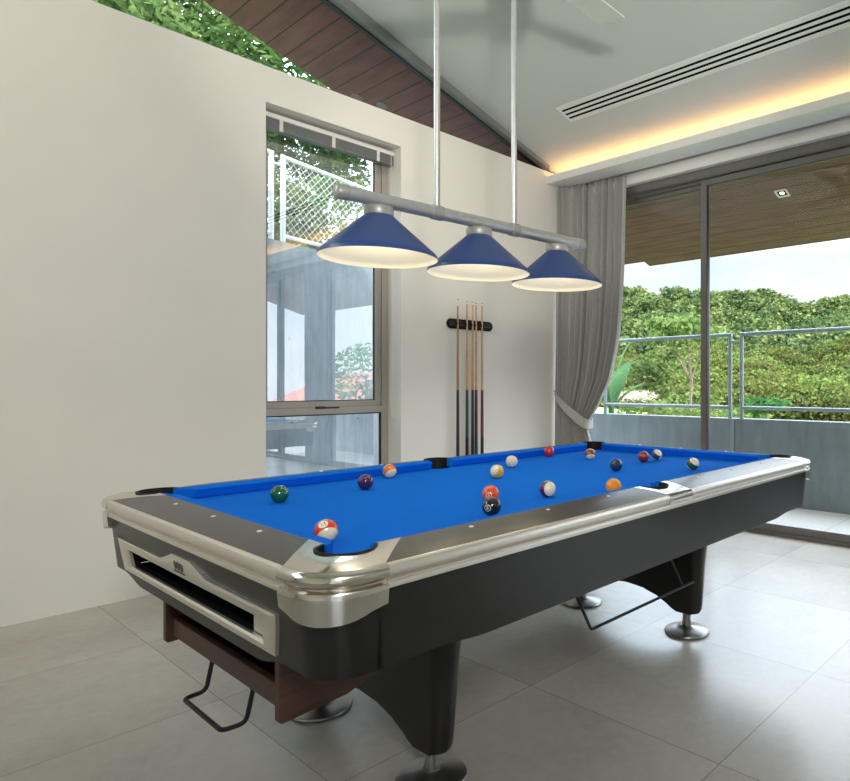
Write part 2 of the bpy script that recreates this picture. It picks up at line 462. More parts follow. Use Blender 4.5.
# ------------------------------------------------------------------ sliding glass doors
hd = MB()
hd.box((2.80, YS, 2.875), (2.93, WY, 2.947)); hd.box((2.84, YS, 2.845), (2.93, WY, 2.875))
hd.box((2.80, YS, 2.868), (2.812, WY, 2.880))
struct(hd.obj('trim_6', 'frame_bronze', smooth=False))
struct(MB().box((2.80, YS, 0), (2.94, WY, .028)).obj('trim_7', 'frame_bronze', smooth=False))
def door(n, x0, x1, y0, y1, mats='frame_bronze'):
    d = struct(bpy.data.objects.new('door_%d' % n, None)); COL.objects.link(d)
    f = MB(); t = .055
    f.box((x0, y0, .028), (x1, y0+t, 2.862)); f.box((x0, y1-t, .028), (x1, y1, 2.862))
    f.box((x0, y0+t, .028), (x1, y1-t, .075)); f.box((x0, y0+t, 2.812), (x1, y1-t, 2.862))
    f.obj('door_frame', mats, d, smooth=False, bevel=.002)
    xm = (x0+x1)/2
    k = MB(); a, b_, c, e = y0+t, y1-t, .075, 2.812
    for q in ((a, c, a+.005, e), (b_-.005, c, b_, e), (a, e-.005, b_, e), (a, c, b_, c+.005)):
        k.box((x0-.001+.006, q[0], q[1]), (x1-.006, q[2], q[3]))
    k.obj('gasket', 'gasket_black', d, smooth=False)
    MB().box((xm-.004, y0+t, .075), (xm+.004, y1-t, 2.812)).obj('pane', 'glass_door', d, smooth=False)
door(1, 2.815, 2.855, -1.98, .800)
door(2, 2.872, 2.912, .765, 2.24)
door(3, 2.815, 2.855, -3.55, -2.60)
door(4, 2.872, 2.912, -4.58, -3.50)
struct(MB().box((2.80, -2.60, .028), (2.93, -1.98, 2.862)).obj('wall_column', 'trim_grey', smooth=False))

# ------------------------------------------------------------------ curtain
def interp(t, pts):
    for (a, va), (b_, vb) in zip(pts, pts[1:]):
        if t <= b_:
            k = (t-a)/(b_-a) if b_ > a else 0
            k = k*k*(3-2*k) if False else k
            return va+(vb-va)*max(0, min(1, k))
    return pts[-1][1]
cu = thing('curtain', (2.66, 2.05, 0), 'heavy grey pleated curtain tied back in the corner beside the glass doors', 'curtain')
YR = [(0, 1.70), (.30, 1.76), (.60, 1.825), (.74, 1.885), (.80, 1.885), (.95, 1.775), (1.2, 1.645), (1.45, 1.580), (1.65, 1.548), (2.2, 1.51), (3.05, 1.485)]
XR = [(0, 2.66), (.7, 2.655), (.82, 2.65), (1.2, 2.69), (1.8, 2.715), (3.05, 2.72)]
cm = MB(); NU, NZ, PL = 280, 70, 13
rows = []
for j in range(NZ+1):
    z = .015+(3.03-.015)*j/NZ
    yr, xr_ = interp(z, YR), interp(z, XR)
    row = []
    for i in range(NU+1):
        u = i/NU
        uu = u+.010*sin(u*23+1)+.006*sin(u*61)
        y = 2.232+(yr-2.232)*uu**(1.0)
        xb = 2.572+(xr_-2.572)*min(1, u*2.6)**.7 if u < .6 else xr_
        tight = min(1., max(.42, (2.232-yr)/.70))
        amp = .040*tight*(1+.35*sin(u*17+2))
        ph = 2*pi*PL*u+.7*sin(5*u+z*.4)
        s_ = sin(ph); s_ = math.copysign(abs(s_)**.75, s_)
        sag = -.025*math.exp(-((z-.80)/.10)**2)*0
        row.append((xb+amp*s_+sag, y+.012*cos(ph)*tight, z))
    rows.append(row)
vs = [p for r in rows for p in r]; n_ = NU+1
fs = [(j*n_+i, j*n_+i+1, (j+1)*n_+i+1, (j+1)*n_+i) for j in range(NZ) for i in range(NU)]
cm.add(vs, fs)
co = cm.obj('drape', 'curtain_fabric', cu)
md = co.modifiers.new('thick', 'SOLIDIFY'); md.thickness = .004
# leading hem, a plain flat border down the free edge
# tieback band
tb = MB()
pts = [(2.580, 2.238, 1.082), (2.572, 2.19, 1.030), (2.585, 2.11, .950), (2.602, 2.02, .880), (2.612, 1.94, .826), (2.615, 1.895, .806), (2.640, 1.868, .798), (2.70, 1.872, .80), (2.72, 1.92, .83)]
hts = [.012, .024, .036, .042, .046, .046, .044, .040, .036]
def smooth_path(pts, hs, n=6):
    out = []
    for i in range(len(pts)-1):
        p0, p1, p2, p3 = (V(pts[max(i-1, 0)]), V(pts[i]), V(pts[i+1]), V(pts[min(i+2, len(pts)-1)]))
        for k in range(n):
            t = k/n
            q = .5*((2*p1)+(p2-p0)*t+(2*p0-5*p1+4*p2-p3)*t*t+(3*p1-p0-3*p2+p3)*t**3)
            out.append((q, hs[i]+(hs[i+1]-hs[i])*t))
    out.append((V(pts[-1]), hs[-1])); return out
sp_ = smooth_path(pts, hts)
rings = []
for i, (p, hh) in enumerate(sp_):
    t = (sp_[min(i+1, len(sp_)-1)][0]-sp_[max(i-1, 0)][0]).normalized()
    nrm = t.cross(V((0, 0, 1))).normalized(); upv = nrm.cross(t).normalized()
    if upv.z < 0: upv = -upv
    rings.append([p-upv*hh-nrm*.003, p-upv*hh+nrm*.003, p+upv*hh+nrm*.003, p+upv*hh-nrm*.003])
tb.loft(rings).obj('tieback', 'tieback_cloth', cu)
MB().tube([(2.585, WY+.004, 1.10), (2.585, 2.225, 1.10), (2.575, 2.205, 1.095), (2.567, 2.215, 1.08)], .006, 8).obj('tieback_hook', 'steel', cu)

# ------------------------------------------------------------------ pool table
tbl = thing('pool_table', (0, 0, 0), 'large pool table with bright blue cloth, black rails and chrome corners', 'pool table')
NX, NY = 1.1176, .5588          # cushion noses
FX, FY = NX+.046, NY+.046       # feather line (cloth meets rail)
OX, OY = 1.278, .722            # rail meets metal trim
ZB, ZN, ZF, ZO = .769, .803, .8085, .795
RC = .105                       # corner radius of that outline
# bed
SPR = .062
bed = []
def arc(cx, cy, r, a0, a1, n=10): return [(cx+r*cos(R(a0+(a1-a0)*i/n)), cy+r*sin(R(a0+(a1-a0)*i/n))) for i in range(n+1)]
CPX, CPY, CPR = NX+.028, NY+.028, .060     # corner pocket centre
SPY = NY+.050                              # side pocket centre
def q(sx, sy, pts): return [(sx*x, sy*y) for x, y in pts]
cpa = arc(CPX, CPY, CPR+.004, 135, 315, 14)   # bite of the corner out of the bed
ex, ey = FX+.01, FY+.01
cpoly = [(CPX-.045-.02, ey)]+[p for p in arc(CPX, CPY, CPR, 168, 282, 10)]+[(ex, CPY-.045-.02)]
spa = arc(0, SPY, SPR-.004, 200, 340, 10)
top = []
c1 = cpoly                                   # (+,+): from long side to end side
top += c1
top += [(x, -y) for x, y in reversed(c1)]
top += [(x, -y) for x, y in reversed([(-SPR-.0, ey)]+spa+[(SPR, ey)])]
top += [(-x, -y) for x, y in c1]
top += [(-x, y) for x, y in reversed(c1)]
top += [(-SPR, ey)]+spa+[(SPR, ey)]
MB().prism([(x, y, ZB-.035) for x, y in top], (0, 0, .035)).obj('bed', 'cloth_blue', tbl, smooth=False, tri=True)

def cushion(p0, p1, out, cut0, cut1):
    # p0,p1 nose ends (xy), out outward unit; cut: how much the back is longer than the nose at each end
    d = (V(p1)-V(p0)).normalized(); o = V(out)
    prof = [(0, ZN-.0025, 0), (.004, ZN+.0003, .06), (.046, ZF, 1), (.046, ZB+.001, 1), (.018, ZB+.001, .4), (.006, ZN-.012, .1)]
    r0 = [V((*(V(p0)+o*a-d*cut0*t), z)) for a, z, t in prof]
    r1 = [V((*(V(p1)+o*a+d*cut1*t), z)) for a, z, t in prof]
    MB().loft([r0, r1]).obj('cushion', 'cloth_blue', tbl, smooth=False, bevel=.0012)
CM, CC, SM, SC = .075, .058, .066, .014
for sy in (1, -1):
    cushion((-NX+CM, sy*NY), (-SM, sy*NY), (0, sy), CC, SC)
    cushion((SM, sy*NY), (NX-CM, sy*NY), (0, sy), SC, CC)
for sx in (1, -1):
    cushion((sx*NX, -NY+CM), (sx*NX, NY-CM), (sx, 0), CC, CC)

# castings end on diagonals: inner (feather) and outer (trim) distances from the corner
CI, CO = .145, .143
SI, SO = .100, .072             # half widths of the side pocket casting
def rail(poly_in, poly_out, sights, axis):
    # quad: two inner points (feather) and two outer points, gently crowned
    (a, b_), (c, d_) = poly_in, poly_out
    rings = []
    for t in (0, .25, .5, .75, 1):
        z = ZF+(ZO-ZF)*t**1.6
        p, r_ = V(a).lerp(V(c), t), V(b_).lerp(V(d_), t)
        rings.append([V((*p, z)), V((*r_, z))])
    vs = [p for r in rings for p in r]
    fs = [(2*i, 2*i+1, 2*i+3, 2*i+2) for i in range(4)]
    vs += [V((*a, .745)), V((*b_, .745)), V((*c, .745)), V((*d_, .745))]
    fs += [(0, 8+2, 8+3, 1) if False else (0, 10, 11, 1), (8, 9, 13, 12), (10, 12, 13, 11), (0, 2, 4, 6, 8, 12, 10), (1, 11, 13, 9, 7, 5, 3)]
    o = MB().add(vs, fs).obj('rail', 'laminate_rail', tbl, smooth=True, angle=30)
    for (x, y) in sights:
        t = ((abs(y)-FY)/(OY-FY)) if axis == 'x' else ((abs(x)-FX)/(OX-FX))
        z = ZF+(ZO-ZF)*t**1.6
        MB().lathe([(.0062, -.002), (.0062, .0010), (.005, .0016)], (x, y, z), 14).obj('sight', 'sight_white', o)
SG = 2*NX/8
for sy in (1, -1):
    for sx in (1, -1):
        rail(((sx*SI, sy*FY), (sx*(FX-CI), sy*FY)), ((sx*SO, sy*OY), (sx*(OX-CO), sy*OY)),
             [(sx*SG*k, sy*(NY+.078)) for k in (1, 2, 3)], 'x')
for sx in (1, -1):
    rail(((sx*FX, -FY+CI), (sx*FX, FY-CI)), ((sx*OX, -OY+CO), (sx*OX, OY-CO)), [(sx*(NX+.078), SG*k) for k in (-1, 0, 1)], 'y')

# metal edge trim: bullnose, groove, lower strip
TP = [(-.004, ZO-.02), (-.002, ZO), (.004, ZO-.0005), (.0095, ZO-.004), (.0125, ZO-.010), (.0135, ZO-.018), (.0125, ZO-.026), (.009, ZO-.031), (.005, ZO-.0335),
      (.0035, ZO-.0355), (.0035, ZO-.039), (.008, ZO-.0395), (.0095, ZO-.044), (.0085, ZO-.051), (-.006, ZO-.054)]
def trim(p0, p1, n): MB().sweep([(p0, n), (p1, n)], TP).obj('edge_trim', 'satin_metal', tbl, angle=30)
for sy in (1, -1):
    for sx in (1, -1):
        trim((sx*SO, sy*OY), (sx*(OX-CO), sy*OY), (0, sy))
for sx in (1, -1): trim((sx*OX, -OY+CO), (sx*OX, OY-CO), (sx, 0))

# corner castings with pocket mouth, bullnose and apron
def corner(sx, sy):
    path = [((OX-CO, OY), (0, 1))]
    for i in range(13):
        a = R(90-90*i/12)
        path.append(((OX-RC+RC*cos(a), OY-RC+RC*sin(a)), (cos(a), sin(a))))
    path.append(((OX, OY-CO), (1, 0)))
    L = len(path)
    bull = [(-.012, ZO-.02), (-.002, ZO+.0004), (.004, ZO-.0002), (.010, ZO-.0035), (.0145, ZO-.010), (.0160, ZO-.017), (.0148, ZO-.024), (.010, ZO-.0295), (.002, ZO-.0315), (-.001, ZO-.033), (-.004, ZO-.036)]
    apr = [(-.004, ZO-.0385), (.004, ZO-.0395), (.0105, ZO-.041), (.0125, ZO-.045), (.0125, ZO-.056), (.0095, None), (-.006, None)]
    mb = MB()
    rows = []
    for i, (p, n) in enumerate(path):
        zb = .690+.024*(abs(i-(L-1)/2)/((L-1)/2))**2.2
        rows.append([V((p[0]+n[0]*o, p[1]+n[1]*o, z if z is not None else zb)) for o, z in bull+apr])
    m_ = len(rows[0]); vs = [V((sx*v.x, sy*v.y, v.z)) for r in rows for v in r]
    fs = [(i*m_+j, (i+1)*m_+j, (i+1)*m_+j+1, i*m_+j+1) for i in range(L-1) for j in range(m_-1)]
    fs += [tuple(range(m_)), tuple((L-1)*m_+j for j in range(m_))]
    mb.add(vs, fs)
    # top plate: strip between outer path and the pocket mouth outline
    outer = [p for p, n in path]
    mouth = [(FX-CI, FY), (FX-.075, FY), (CPX-.066, FY-.002)]+arc(CPX, CPY, CPR+.006, 158, -68, 14)+[(FX-.002, CPY-.066), (FX, FY-.075), (FX, FY-CI)]
    def resample(pl, n):
        d = [0]
        for a, b_ in zip(pl, pl[1:]): d.append(d[-1]+math.dist(a, b_))
        out = []
        for k in range(n):
            t = d[-1]*k/(n-1)
            for i in range(len(pl)-1):
                if t <= d[i+1]+1e-9:
                    u = (t-d[i])/max(1e-9, d[i+1]-d[i]); out.append((pl[i][0]+(pl[i+1][0]-pl[i][0])*u, pl[i][1]+(pl[i+1][1]-pl[i][1])*u)); break
        return out
    K = 41
    A, B = resample(outer, K), resample(mouth, K)
    def zat(x, y):
        t = max((x-FX)/(OX-FX), (y-FY)/(OY-FY), 0); return ZF+.0005+(ZO-ZF)*min(1, t)**1.6
    rows = []
    for a, b_ in zip(B, A):
        row = []
        for t in (0, .33, .67, 1):
            x, y = a[0]+(b_[0]-a[0])*t, a[1]+(b_[1]-a[1])*t
            row.append(V((sx*x, sy*y, zat(x, y) if t < 1 else ZO+.0004)))
        rows.append(row)
    vs = [v for r in rows for v in r]
    mb.add(vs, [(i*4+j, i*4+j+1, (i+1)*4+j+1, (i+1)*4+j) for i in range(K-1) for j in range(3)])
    c = mb.obj('corner_casting', 'chrome', tbl, angle=40)
    # dark moulded liner round the pocket
    pl = arc(CPX, CPY, CPR, 160, -70, 20)
    ln = MB(); rr = []
    for x, y in pl:
        ux, uy = (x-CPX)/CPR, (y-CPY)/CPR
        rr.append([V((sx*(x+ux*o), sy*(y+uy*o), z)) for o, z in ((.0062, ZF+.0004), (.004, ZF+.0012), (.0, ZF+.0008), (-.001, ZF-.003), (-.002, .72), (.0062, .72))])
    ln.loft(rr)
    ln.lathe([(CPR, .688), (CPR, .694)], (sx*CPX, sy*CPY, 0), 24)
    ln.obj('pocket_liner', 'rubber_black', tbl)
for sx in (1, -1):
    for sy in (1, -1): corner(sx, sy)

# side pocket castings
def side(sy):
    mb = MB()
    mouth = [(-SI, FY), (-SPR-.012, FY)]+arc(0, SPY, SPR-.004, 178, 2, 16)+[(SPR+.012, FY), (SI, FY)]
    K = len(mouth); rows = []
    for x, y in mouth:
        xo = x*SO/SI
        row = []
        for t in (0, .35, .7, 1):
            z = ZF+.0006+(ZO-ZF)*(((y+(OY-y)*t)-FY)/(OY-FY))**1.6 if (y+(OY-y)*t) > FY else ZF+.0006
            row.append(V((x+(xo-x)*t, sy*(y+(OY-y)*t), z)))
        rows.append(row)
    mb.add([v for r in rows for v in r], [(i*4+j, i*4+j+1, (i+1)*4+j+1, (i+1)*4+j) for i in range(K-1) for j in range(3)])
    cap = [(-.006, ZO-.02), (-.002, ZO+.0008), (.005, ZO+.0004), (.011, ZO-.003), (.0155, ZO-.010), (.0170, ZO-.018), (.0158, ZO-.027), (.011, ZO-.033), (-.006, ZO-.0345)]
    mb.sweep([((-SO, sy*OY), (0, sy)), ((SO, sy*OY), (0, sy))], cap)
    mb.obj('side_casting', 'chrome', tbl, angle=40)
    MB().sweep([((-SO, sy*OY), (0, sy)), ((SO, sy*OY), (0, sy))], [(-.006, ZO-.036)]+TP[9:]).obj('edge_trim', 'satin_metal', tbl, angle=30)
    ln = MB(); rr = []
    for x, y in arc(0, SPY, SPR-.004, 196, -16, 18):
        ux, uy = x/(SPR-.004), (y-SPY)/(SPR-.004)
        rr.append([V((x+ux*o, sy*(y+uy*o), z)) for o, z in ((.006, ZF+.0006), (.004, ZF+.0014), (.0, ZF+.001), (-.001, ZF-.003), (-.002, .70), (.008, .70))])
    ln.loft(rr); ln.lathe([(SPR, .680), (SPR, .686)], (0, sy*SPY, 0), 24)
    ln.obj('pocket_liner', 'rubber_black', tbl)
for sy in (1, -1): side(sy)

# cabinet: tapered skirt in panels with rounded corner posts
ZT = .7415
TX, TY, TR = 1.270, .714, .095
BX, BY, BR = 1.250, .704, .092
def zbot(u, half, zm=.560):     # u along the side, arched down in the middle
    a = abs(u); lo, hi = half-.42, half-.28
    k = min(1, max(0, (a-lo)/(hi-lo))); return zm+(.572-zm)*k*k*(3-2*k)
def lerp(a, b, t): return a+(b-a)*t
def panel_long(sy):
    xs = [TX-TR-.03]; n = 48; L = TX-TR-.03
    mb = MB(); rows = []
    for i in range(n+1):
        x = -L+2*L*i/n
        zb = zbot(x, TX)
        def yat(z): return lerp(TY, BY, (ZT-z)/(ZT-.55))
        rows.append([V((x, sy*yat(ZT), ZT)), V((x, sy*yat(zb), zb)), V((x, sy*(yat(zb)-.024), zb)), V((x, sy*(yat(ZT)-.024), ZT))])
    mb.loft(rows).obj('side_panel', 'laminate_black', tbl, smooth=False)
for sy in (1, -1): panel_long(sy)
OPY, OPZ0, OPZ1 = .462, .602, .654
def xat(z): return lerp(TX, BX, (ZT-z)/(ZT-.55))
def panel_end(sx, opening):
    L = TY-TR-.03; mb = MB()
    ys = [-L+2*L*i/40 for i in range(41)]
    if opening: ys = sorted(ys+[-OPY, OPY])
    def cell(y0, y1, za0, za1, zb0, zb1):
        p = []
        for y, z in ((y0, za0), (y1, za1), (y1, zb1), (y0, zb0)): p.append((y, z))
        r0 = [V((sx*xat(z), y, z)) for y, z in p]; r1 = [V((sx*(xat(z)-.024), y, z)) for y, z in p]
        mb.loft([r0, r1])
    for y0, y1 in zip(ys, ys[1:]):
        if y1-y0 < 1e-6: continue
        z0, z1 = zbot(y0, TY+.10, .548), zbot(y1, TY+.10, .548)
        if opening and abs((y0+y1)/2) < OPY:
            cell(y0, y1, z0, z1, OPZ0, OPZ0); cell(y0, y1, OPZ1, OPZ1, ZT, ZT)
        else: cell(y0, y1, z0, z1, ZT, ZT)
    mb.obj('end_panel', 'laminate_black', tbl, smooth=False)
panel_end(-1, True); panel_end(1, False)
for sx in (1, -1):
    for sy in (1, -1):
        mb = MB(); rows = []
        prof = [ZT, .66, .572]
        def ring(o):
            out = []
            pts = [((TX-TR-.030, TY), (BX-BR-.030-.0, BY))]
            for i in range(11):
                a = R(90-90*i/10)
                pts.append(((TX-TR+TR*cos(a), TY-TR+TR*sin(a)), (BX-BR+BR*cos(a), BY-BR+BR*sin(a))))
            pts.append(((TX, TY-TR-.030), (BX, BY-BR-.030)))
            return pts
        pts = ring(0)
        for (t, b_) in pts:
            row = []
            for z in prof:
                k = (ZT-z)/(ZT-.55); row.append(V((sx*lerp(t[0], b_[0], k), sy*lerp(t[1], b_[1], k), z)))
            row2 = []
            for z in reversed(prof):
                k = (ZT-z)/(ZT-.55); row2.append(V((sx*(lerp(t[0], b_[0], k)*.975), sy*(lerp(t[1], b_[1], k)*.96), z)))
            rows.append(row+row2)
        # seam: keep the post a hair proud
        mb.loft(rows).obj('corner_post', 'laminate_black', tbl, angle=40)
MB().box((-1.20, -.645, .60), (1.20, .645, .612)).obj('underframe', 'interior_black', tbl, smooth=False)
MB().box((-1.15, -.60, .700), (1.15, .60, .733)).obj('slate', 'interior_black', tbl, smooth=False)

# ball return: chrome frame, dark tray, emblem
frm = thing_frame = None
def fx(z, out=0.): return -(xat(z)+out)
outer = [(-.545, .678), (-.165, .6835), (-.135, .688), (-.065, .708), (.065, .708), (.135, .688), (.165, .6835), (.545, .678), (.508, .590), (-.508, .590)]
outer = [(-.530, .682), (-.160, .683), (-.115, .696), (-.065, .7115), (.065, .7115), (.115, .696), (.160, .683), (.545, .682), (.530, .640), (.508, .586), (-.508, .586), (-.522, .640)]
inner = [(-.456, .654), (-.160, .654), (-.115, .654), (-.065, .654), (.065, .654), (.115, .654), (.160, .654), (.462, .654), (.454, .630), (.444, .605), (-.444, .605), (-.452, .630)]
mb = MB(); n = len(outer)
layers = []
for lst, o in ((outer, -.002), (outer, .008), (None, .011), (None, .009), (inner, .004), (inner, -.004)):
    if lst is None:
        k = .22 if o == .011 else .75
        lst = [(lerp(a[0], b_[0], k), lerp(a[1], b_[1], k)) for a, b_ in zip(outer, inner)]
    layers.append([V((fx(z, o), y, z)) for y, z in lst])
mb.loft(layers, True, False)
frm = mb.obj('ball_return_frame', 'satin_metal', tbl, angle=30)
em = MB()
for k in (-1, 0, 1):
    yc = .012+k*.022
    poly = [(yc+.010, .697-abs(k)*.001), (yc+.004, .693), (yc, .699+.0015*(k == 0)), (yc-.004, .693), (yc-.010, .697-abs(k)*.001), (yc-.0085, .684), (yc, .675), (yc+.0085, .684)]
    em.loft([[V((fx(z, .0085), y, z)) for y, z in poly], [V((fx(z, .0118), y, z)) for y, z in poly]])
for k in range(8):
    yc = .012+(k-3.5)*.0095
    em.loft([[V((fx(z, .0085), y, z)) for y, z in ((yc-.003, .6690), (yc+.003, .6690), (yc+.003, .6720), (yc-.003, .6720))],
             [V((fx(z, .0112), y, z)) for y, z in ((yc-.003, .6690), (yc+.003, .6690), (yc+.003, .6720), (yc-.003, .6720))]])
e_ = em.obj('emblem', 'logo_dark', frm, smooth=False); e_['label'] = 'dark crown emblem'
tr = MB()
tr.box((-1.225, -.50, .592), (-1.02, .50, .598)); tr.box((-1.03, -.50, .60), (-1.02, .50, .69)); tr.box((-1.22, -.51, .60), (-1.02, -.50, .69)); tr.box((-1.22, .50, .60), (-1.02, .51, .69)); tr.box((-1.22, -.5, .685), (-1.02, .5, .69))
tr.obj('ball_tray', 'interior_black', tbl, smooth=False)
MB().box((-1.249, -.452, .600), (-1.235, -.372, .650)).obj('tray_plate', 'satin_metal', tbl, bevel=.003)
MB().box((-1.245, -.372, .6425), (-1.232, -.20, .6485)).obj('tray_rod', 'box_wood', tbl, smooth=False)

# storage box slung under the end
def plate(y0, y1):
    return MB().prism([(-1.192, y0, .610), (-1.192, y0, .372), (-1.185, y0, .366), (-1.02, y0, .376), (-.93, y0, .405), (-.84, y0, .50), (-.84, y0, .610)], (0, y1-y0, 0))
plate(.375, .400).obj('box_side', 'box_wood', tbl, smooth=False, bevel=.003)
plate(-.375, -.35).obj('box_side', 'box_wood', tbl, smooth=False, bevel=.003)
MB().box((-1.176, -.35, .388), (-1.156, .375, .442)).obj('box_front', 'box_wood', tbl, smooth=False, bevel=.002)
MB().box((-1.156, -.35, .388), (-.93, .375, .400)).obj('box_bottom', 'box_wood', tbl, smooth=False)
MB().box((-.93, -.35, .40), (-.91, .375, .60)).obj('box_back', 'box_wood', tbl, smooth=False)
MB().box((-1.12, -.20, .4015), (-1.02, .25, .425)).obj('box_insert', 'interior_black', tbl, smooth=False, bevel=.004)

# pedestals with an arch between two levelling feet
def pedestal(sx):
    X = sx*.724
    half = [(.448, .600), (.428, .470), (.413, .330), (.402, .150), (.398, .118), (.388, .101), (.365, .098), (.285, .098), (.262, .108), (.235, .125), (.18, .152), (.10, .174), (0, .182)]
    poly = [(y, z) for y, z in half]+[(-y, z) for y, z in reversed(half[:-1])]
    mb = MB()
    def wx(z): return .040+.022*max(0, (z-.10)/.5)
    rings = []
    for k in (-1, -.95, -.8, -.5, 0, .5, .8, .95, 1):
        ins = .045*(1-math.sqrt(max(0, 1-k*k)))
        r = []
        for i, (y, z) in enumerate(poly):
            yy = y-math.copysign(min(ins, abs(y)), y) if abs(y) > .37 else y
            r.append(V((X+k*wx(z), yy, z)))
        rings.append(r)
    mb.loft(rings).obj('pedestal', 'laminate_black', tbl, smooth=True, angle=28)
    for sy in (1, -1):
        c = (X, sy*.3211, 0)
        ft = MB().lathe([(.088, .0), (.101, .002), (.104, .007), (.101, .012), (.085, .018), (.055, .024), (.030, .030), (.026, .034)], c, 44).obj('levelling_foot', 'steel', tbl)
        MB().lathe([(.022, .030), (.0235, .036), (.019, .060), (.019, .112)], c, 24).obj('stem', 'steel', ft)
for sx in (1, -1): pedestal(sx)

def bent(pts, r=.018, n=5):
    out = [V(pts[0])]
    for a, b_, c in zip(pts, pts[1:], pts[2:]):
        a, b_, c = V(a), V(b_), V(c)
        d1, d2 = (a-b_).normalized(), (c-b_).normalized()
        for k in range(n+1):
            t = k/n; p, q_ = b_+d1*r, b_+d2*r
            out.append((1-t)**2*p+2*t*(1-t)*b_+t*t*q_)
    out.append(V(pts[-1])); return out
MB().tube(bent([(-1.135, .150, .40), (-1.160, .150, .278), (-1.217, .152, .275), (-1.217, -.112, .275), (-1.162, -.122, .278), (-1.135, -.122, .40)]), .0062, 10).obj('cue_rest_hook', 'wire_black', tbl)
MB().tube(bent([(-.352, -.505, .59), (-.201, -.50, .327), (.478, -.50, .327)], .012), .0055, 10).obj('cue_rest_hook', 'wire_black', tbl)
MB().tube([(.205, -.505, .59), (.397, -.495, .335)], .0045, 8).obj('hook_brace', 'wire_black', tbl)

# ------------------------------------------------------------------ balls
RB = .0286
CAM = V((-1.886, -1.8874, 1.1620)); YAW = .6836
RT = V((sin(YAW), -cos(YAW), 0)); FW = V((cos(YAW), sin(YAW), 0)); UP = V((0, 0, 1))
def numeral(txt):
    cu_ = bpy.data.curves.new('numeral', 'FONT'); cu_.body = txt; cu_.size = .0135; cu_.align_x = 'CENTER'; cu_.align_y = 'CENTER'; cu_.resolution_u = 3
    ob = bpy.data.objects.new('numeral', cu_); COL.objects.link(ob)
    me = bpy.data.meshes.new_from_object(ob.evaluated_get(bpy.context.evaluated_depsgraph_get()))
    bpy.data.objects.remove(ob); bpy.data.curves.remove(cu_)
    bm = bmesh.new(); bm.from_mesh(me); bmesh.ops.triangulate(bm, faces=bm.faces)
    bmesh.ops.subdivide_edges(bm, edges=bm.edges, cuts=1)
    for v in bm.verts:      # flat text wrapped on the +X side of the sphere
        y, z = v.co.x, v.co.y
        p = V((RB*.9, y, z)).normalized()*(RB+.00045); v.co = p
    bm.to_mesh(me); bm.free(); me.name = 'numeral'
    return me
ballmesh = None
def ball(name, x, y, col, num, label, stripe=False, axis=(0, 1, 0), face=(0, 0, 1), ring=False):
    """axis: pole of the stripe, face: where the number looks, both as (right, up, towards viewer) of the visitor's view"""
    mb = MB().sphere((0, 0, 0), RB, 40, 24)
    mname = 'ball_%d' % num; ballmat(mname, col, stripe)
    o = mb.obj(name, mname)
    def w(v): return RT*v[0]+UP*v[1]-FW*v[2]
    Z = w(axis).normalized(); X = w(face); X = (X-Z*X.dot(Z)).normalized(); Y = Z.cross(X)
    o.matrix_world = Matrix.Translation((x, y, ZB+RB)) @ Matrix((X, Y, Z)).transposed().to_4x4()
    tag(o, label, 'ball', 'billiard balls on the blue cloth')
    if num:
        light = (.82, .74, .58)
        if 'ball_cream' not in MATS: simple('ball_cream', light, .1); simple('ball_ink', (.02, .02, .02), .2)
        sp = MB()
        ra, rb = (.0085, .0100) if ring else (.0001, .0112)
        rings = []
        for r in ([ra, rb] if ring else [ra, .004, .007, rb]):
            rings.append([V((math.sqrt(RB*RB-r*r)*1.008, r*cos(2*pi*k/24), r*sin(2*pi*k/24))) for k in range(24)])
        sp.loft(rings, True, False)
        for nm, ob in (('number_ring' if ring else 'number_spot', None),):
            me = bpy.data.meshes.new(nm); me.from_pydata([tuple(p) for p in sp.v], [], sp.f); me.materials.append(MATS['ball_cream'])
            c = bpy.data.objects.new(nm, me); COL.objects.link(c); c.parent = o
        me = numeral(str(num)); me.materials.append(MATS['ball_cream' if ring else 'ball_ink'])
        t = bpy.data.objects.new('numeral', me); COL.objects.link(t); t.parent = c
    return o
RED, ORG, YEL = (.62, .035, .015), (.72, .16, .015), (.78, .40, .04)
ball('striped_ball', -1.071, -.362, (.72, .045, .02), 11, 'cream ball with bright red stripe, nearest to the chrome corner pocket', True, (.50, -.55, .62), (-.1, .85, .5))
ball('solid_ball', -.894, .273, (.010, .12, .055), 6, 'dark green ball, first along the window side of the table', face=(-.5, .5, -.6), axis=(0, 1, .2))
ball('solid_ball', -.569, .290, (.055, .012, .075), 4, 'deep purple ball between the green ball and the orange striped ball', face=(-.6, -.6, -.5))
ball('striped_ball', -.337, .488, (.78, .20, .02), 13, 'cream ball with orange stripe near the cushion under the tall window', True, (.55, -.62, .5), (-.8, 0, .1))
ball('striped_ball', -.062, .125, (.80, .46, .06), 9, 'cream ball with yellow stripe next to the plain cue ball', True, (-.55, .45, .55), (.6, .3, -.3))
ball('cue_ball', .219, .333, (.78, .70, .54), 0, 'plain cream cue ball behind the yellow striped ball')
ball('solid_ball', .662, .506, (.55, .015, .025), 3, 'bright red ball by the far window-side cushion, under the cue rack', face=(-.6, -.4, -.6))
ball('solid_ball', -.450, -.272, (.75, .085, .015), 5, 'orange-red ball resting just behind the black ball', face=(-.05, .12, 1), ring=True)
ball('eight_ball', -.595, -.440, (.012, .012, .013), 8, 'black eight ball in front of the orange-red ball', face=(-.25, .45, .85), ring=True)
ball('striped_ball', -.256, -.349, (.075, .016, .09), 12, 'cream ball with dark purple stripe right of the black ball', True, (.62, .1, .72), (-.5, .3, -.6))
ball('striped_ball', .706, .253, (.26, .035, .03), 15, 'cream ball with maroon stripe on top, in front of the far corner pocket', True, (.1, -.86, .55), (.0, .2, -.9))
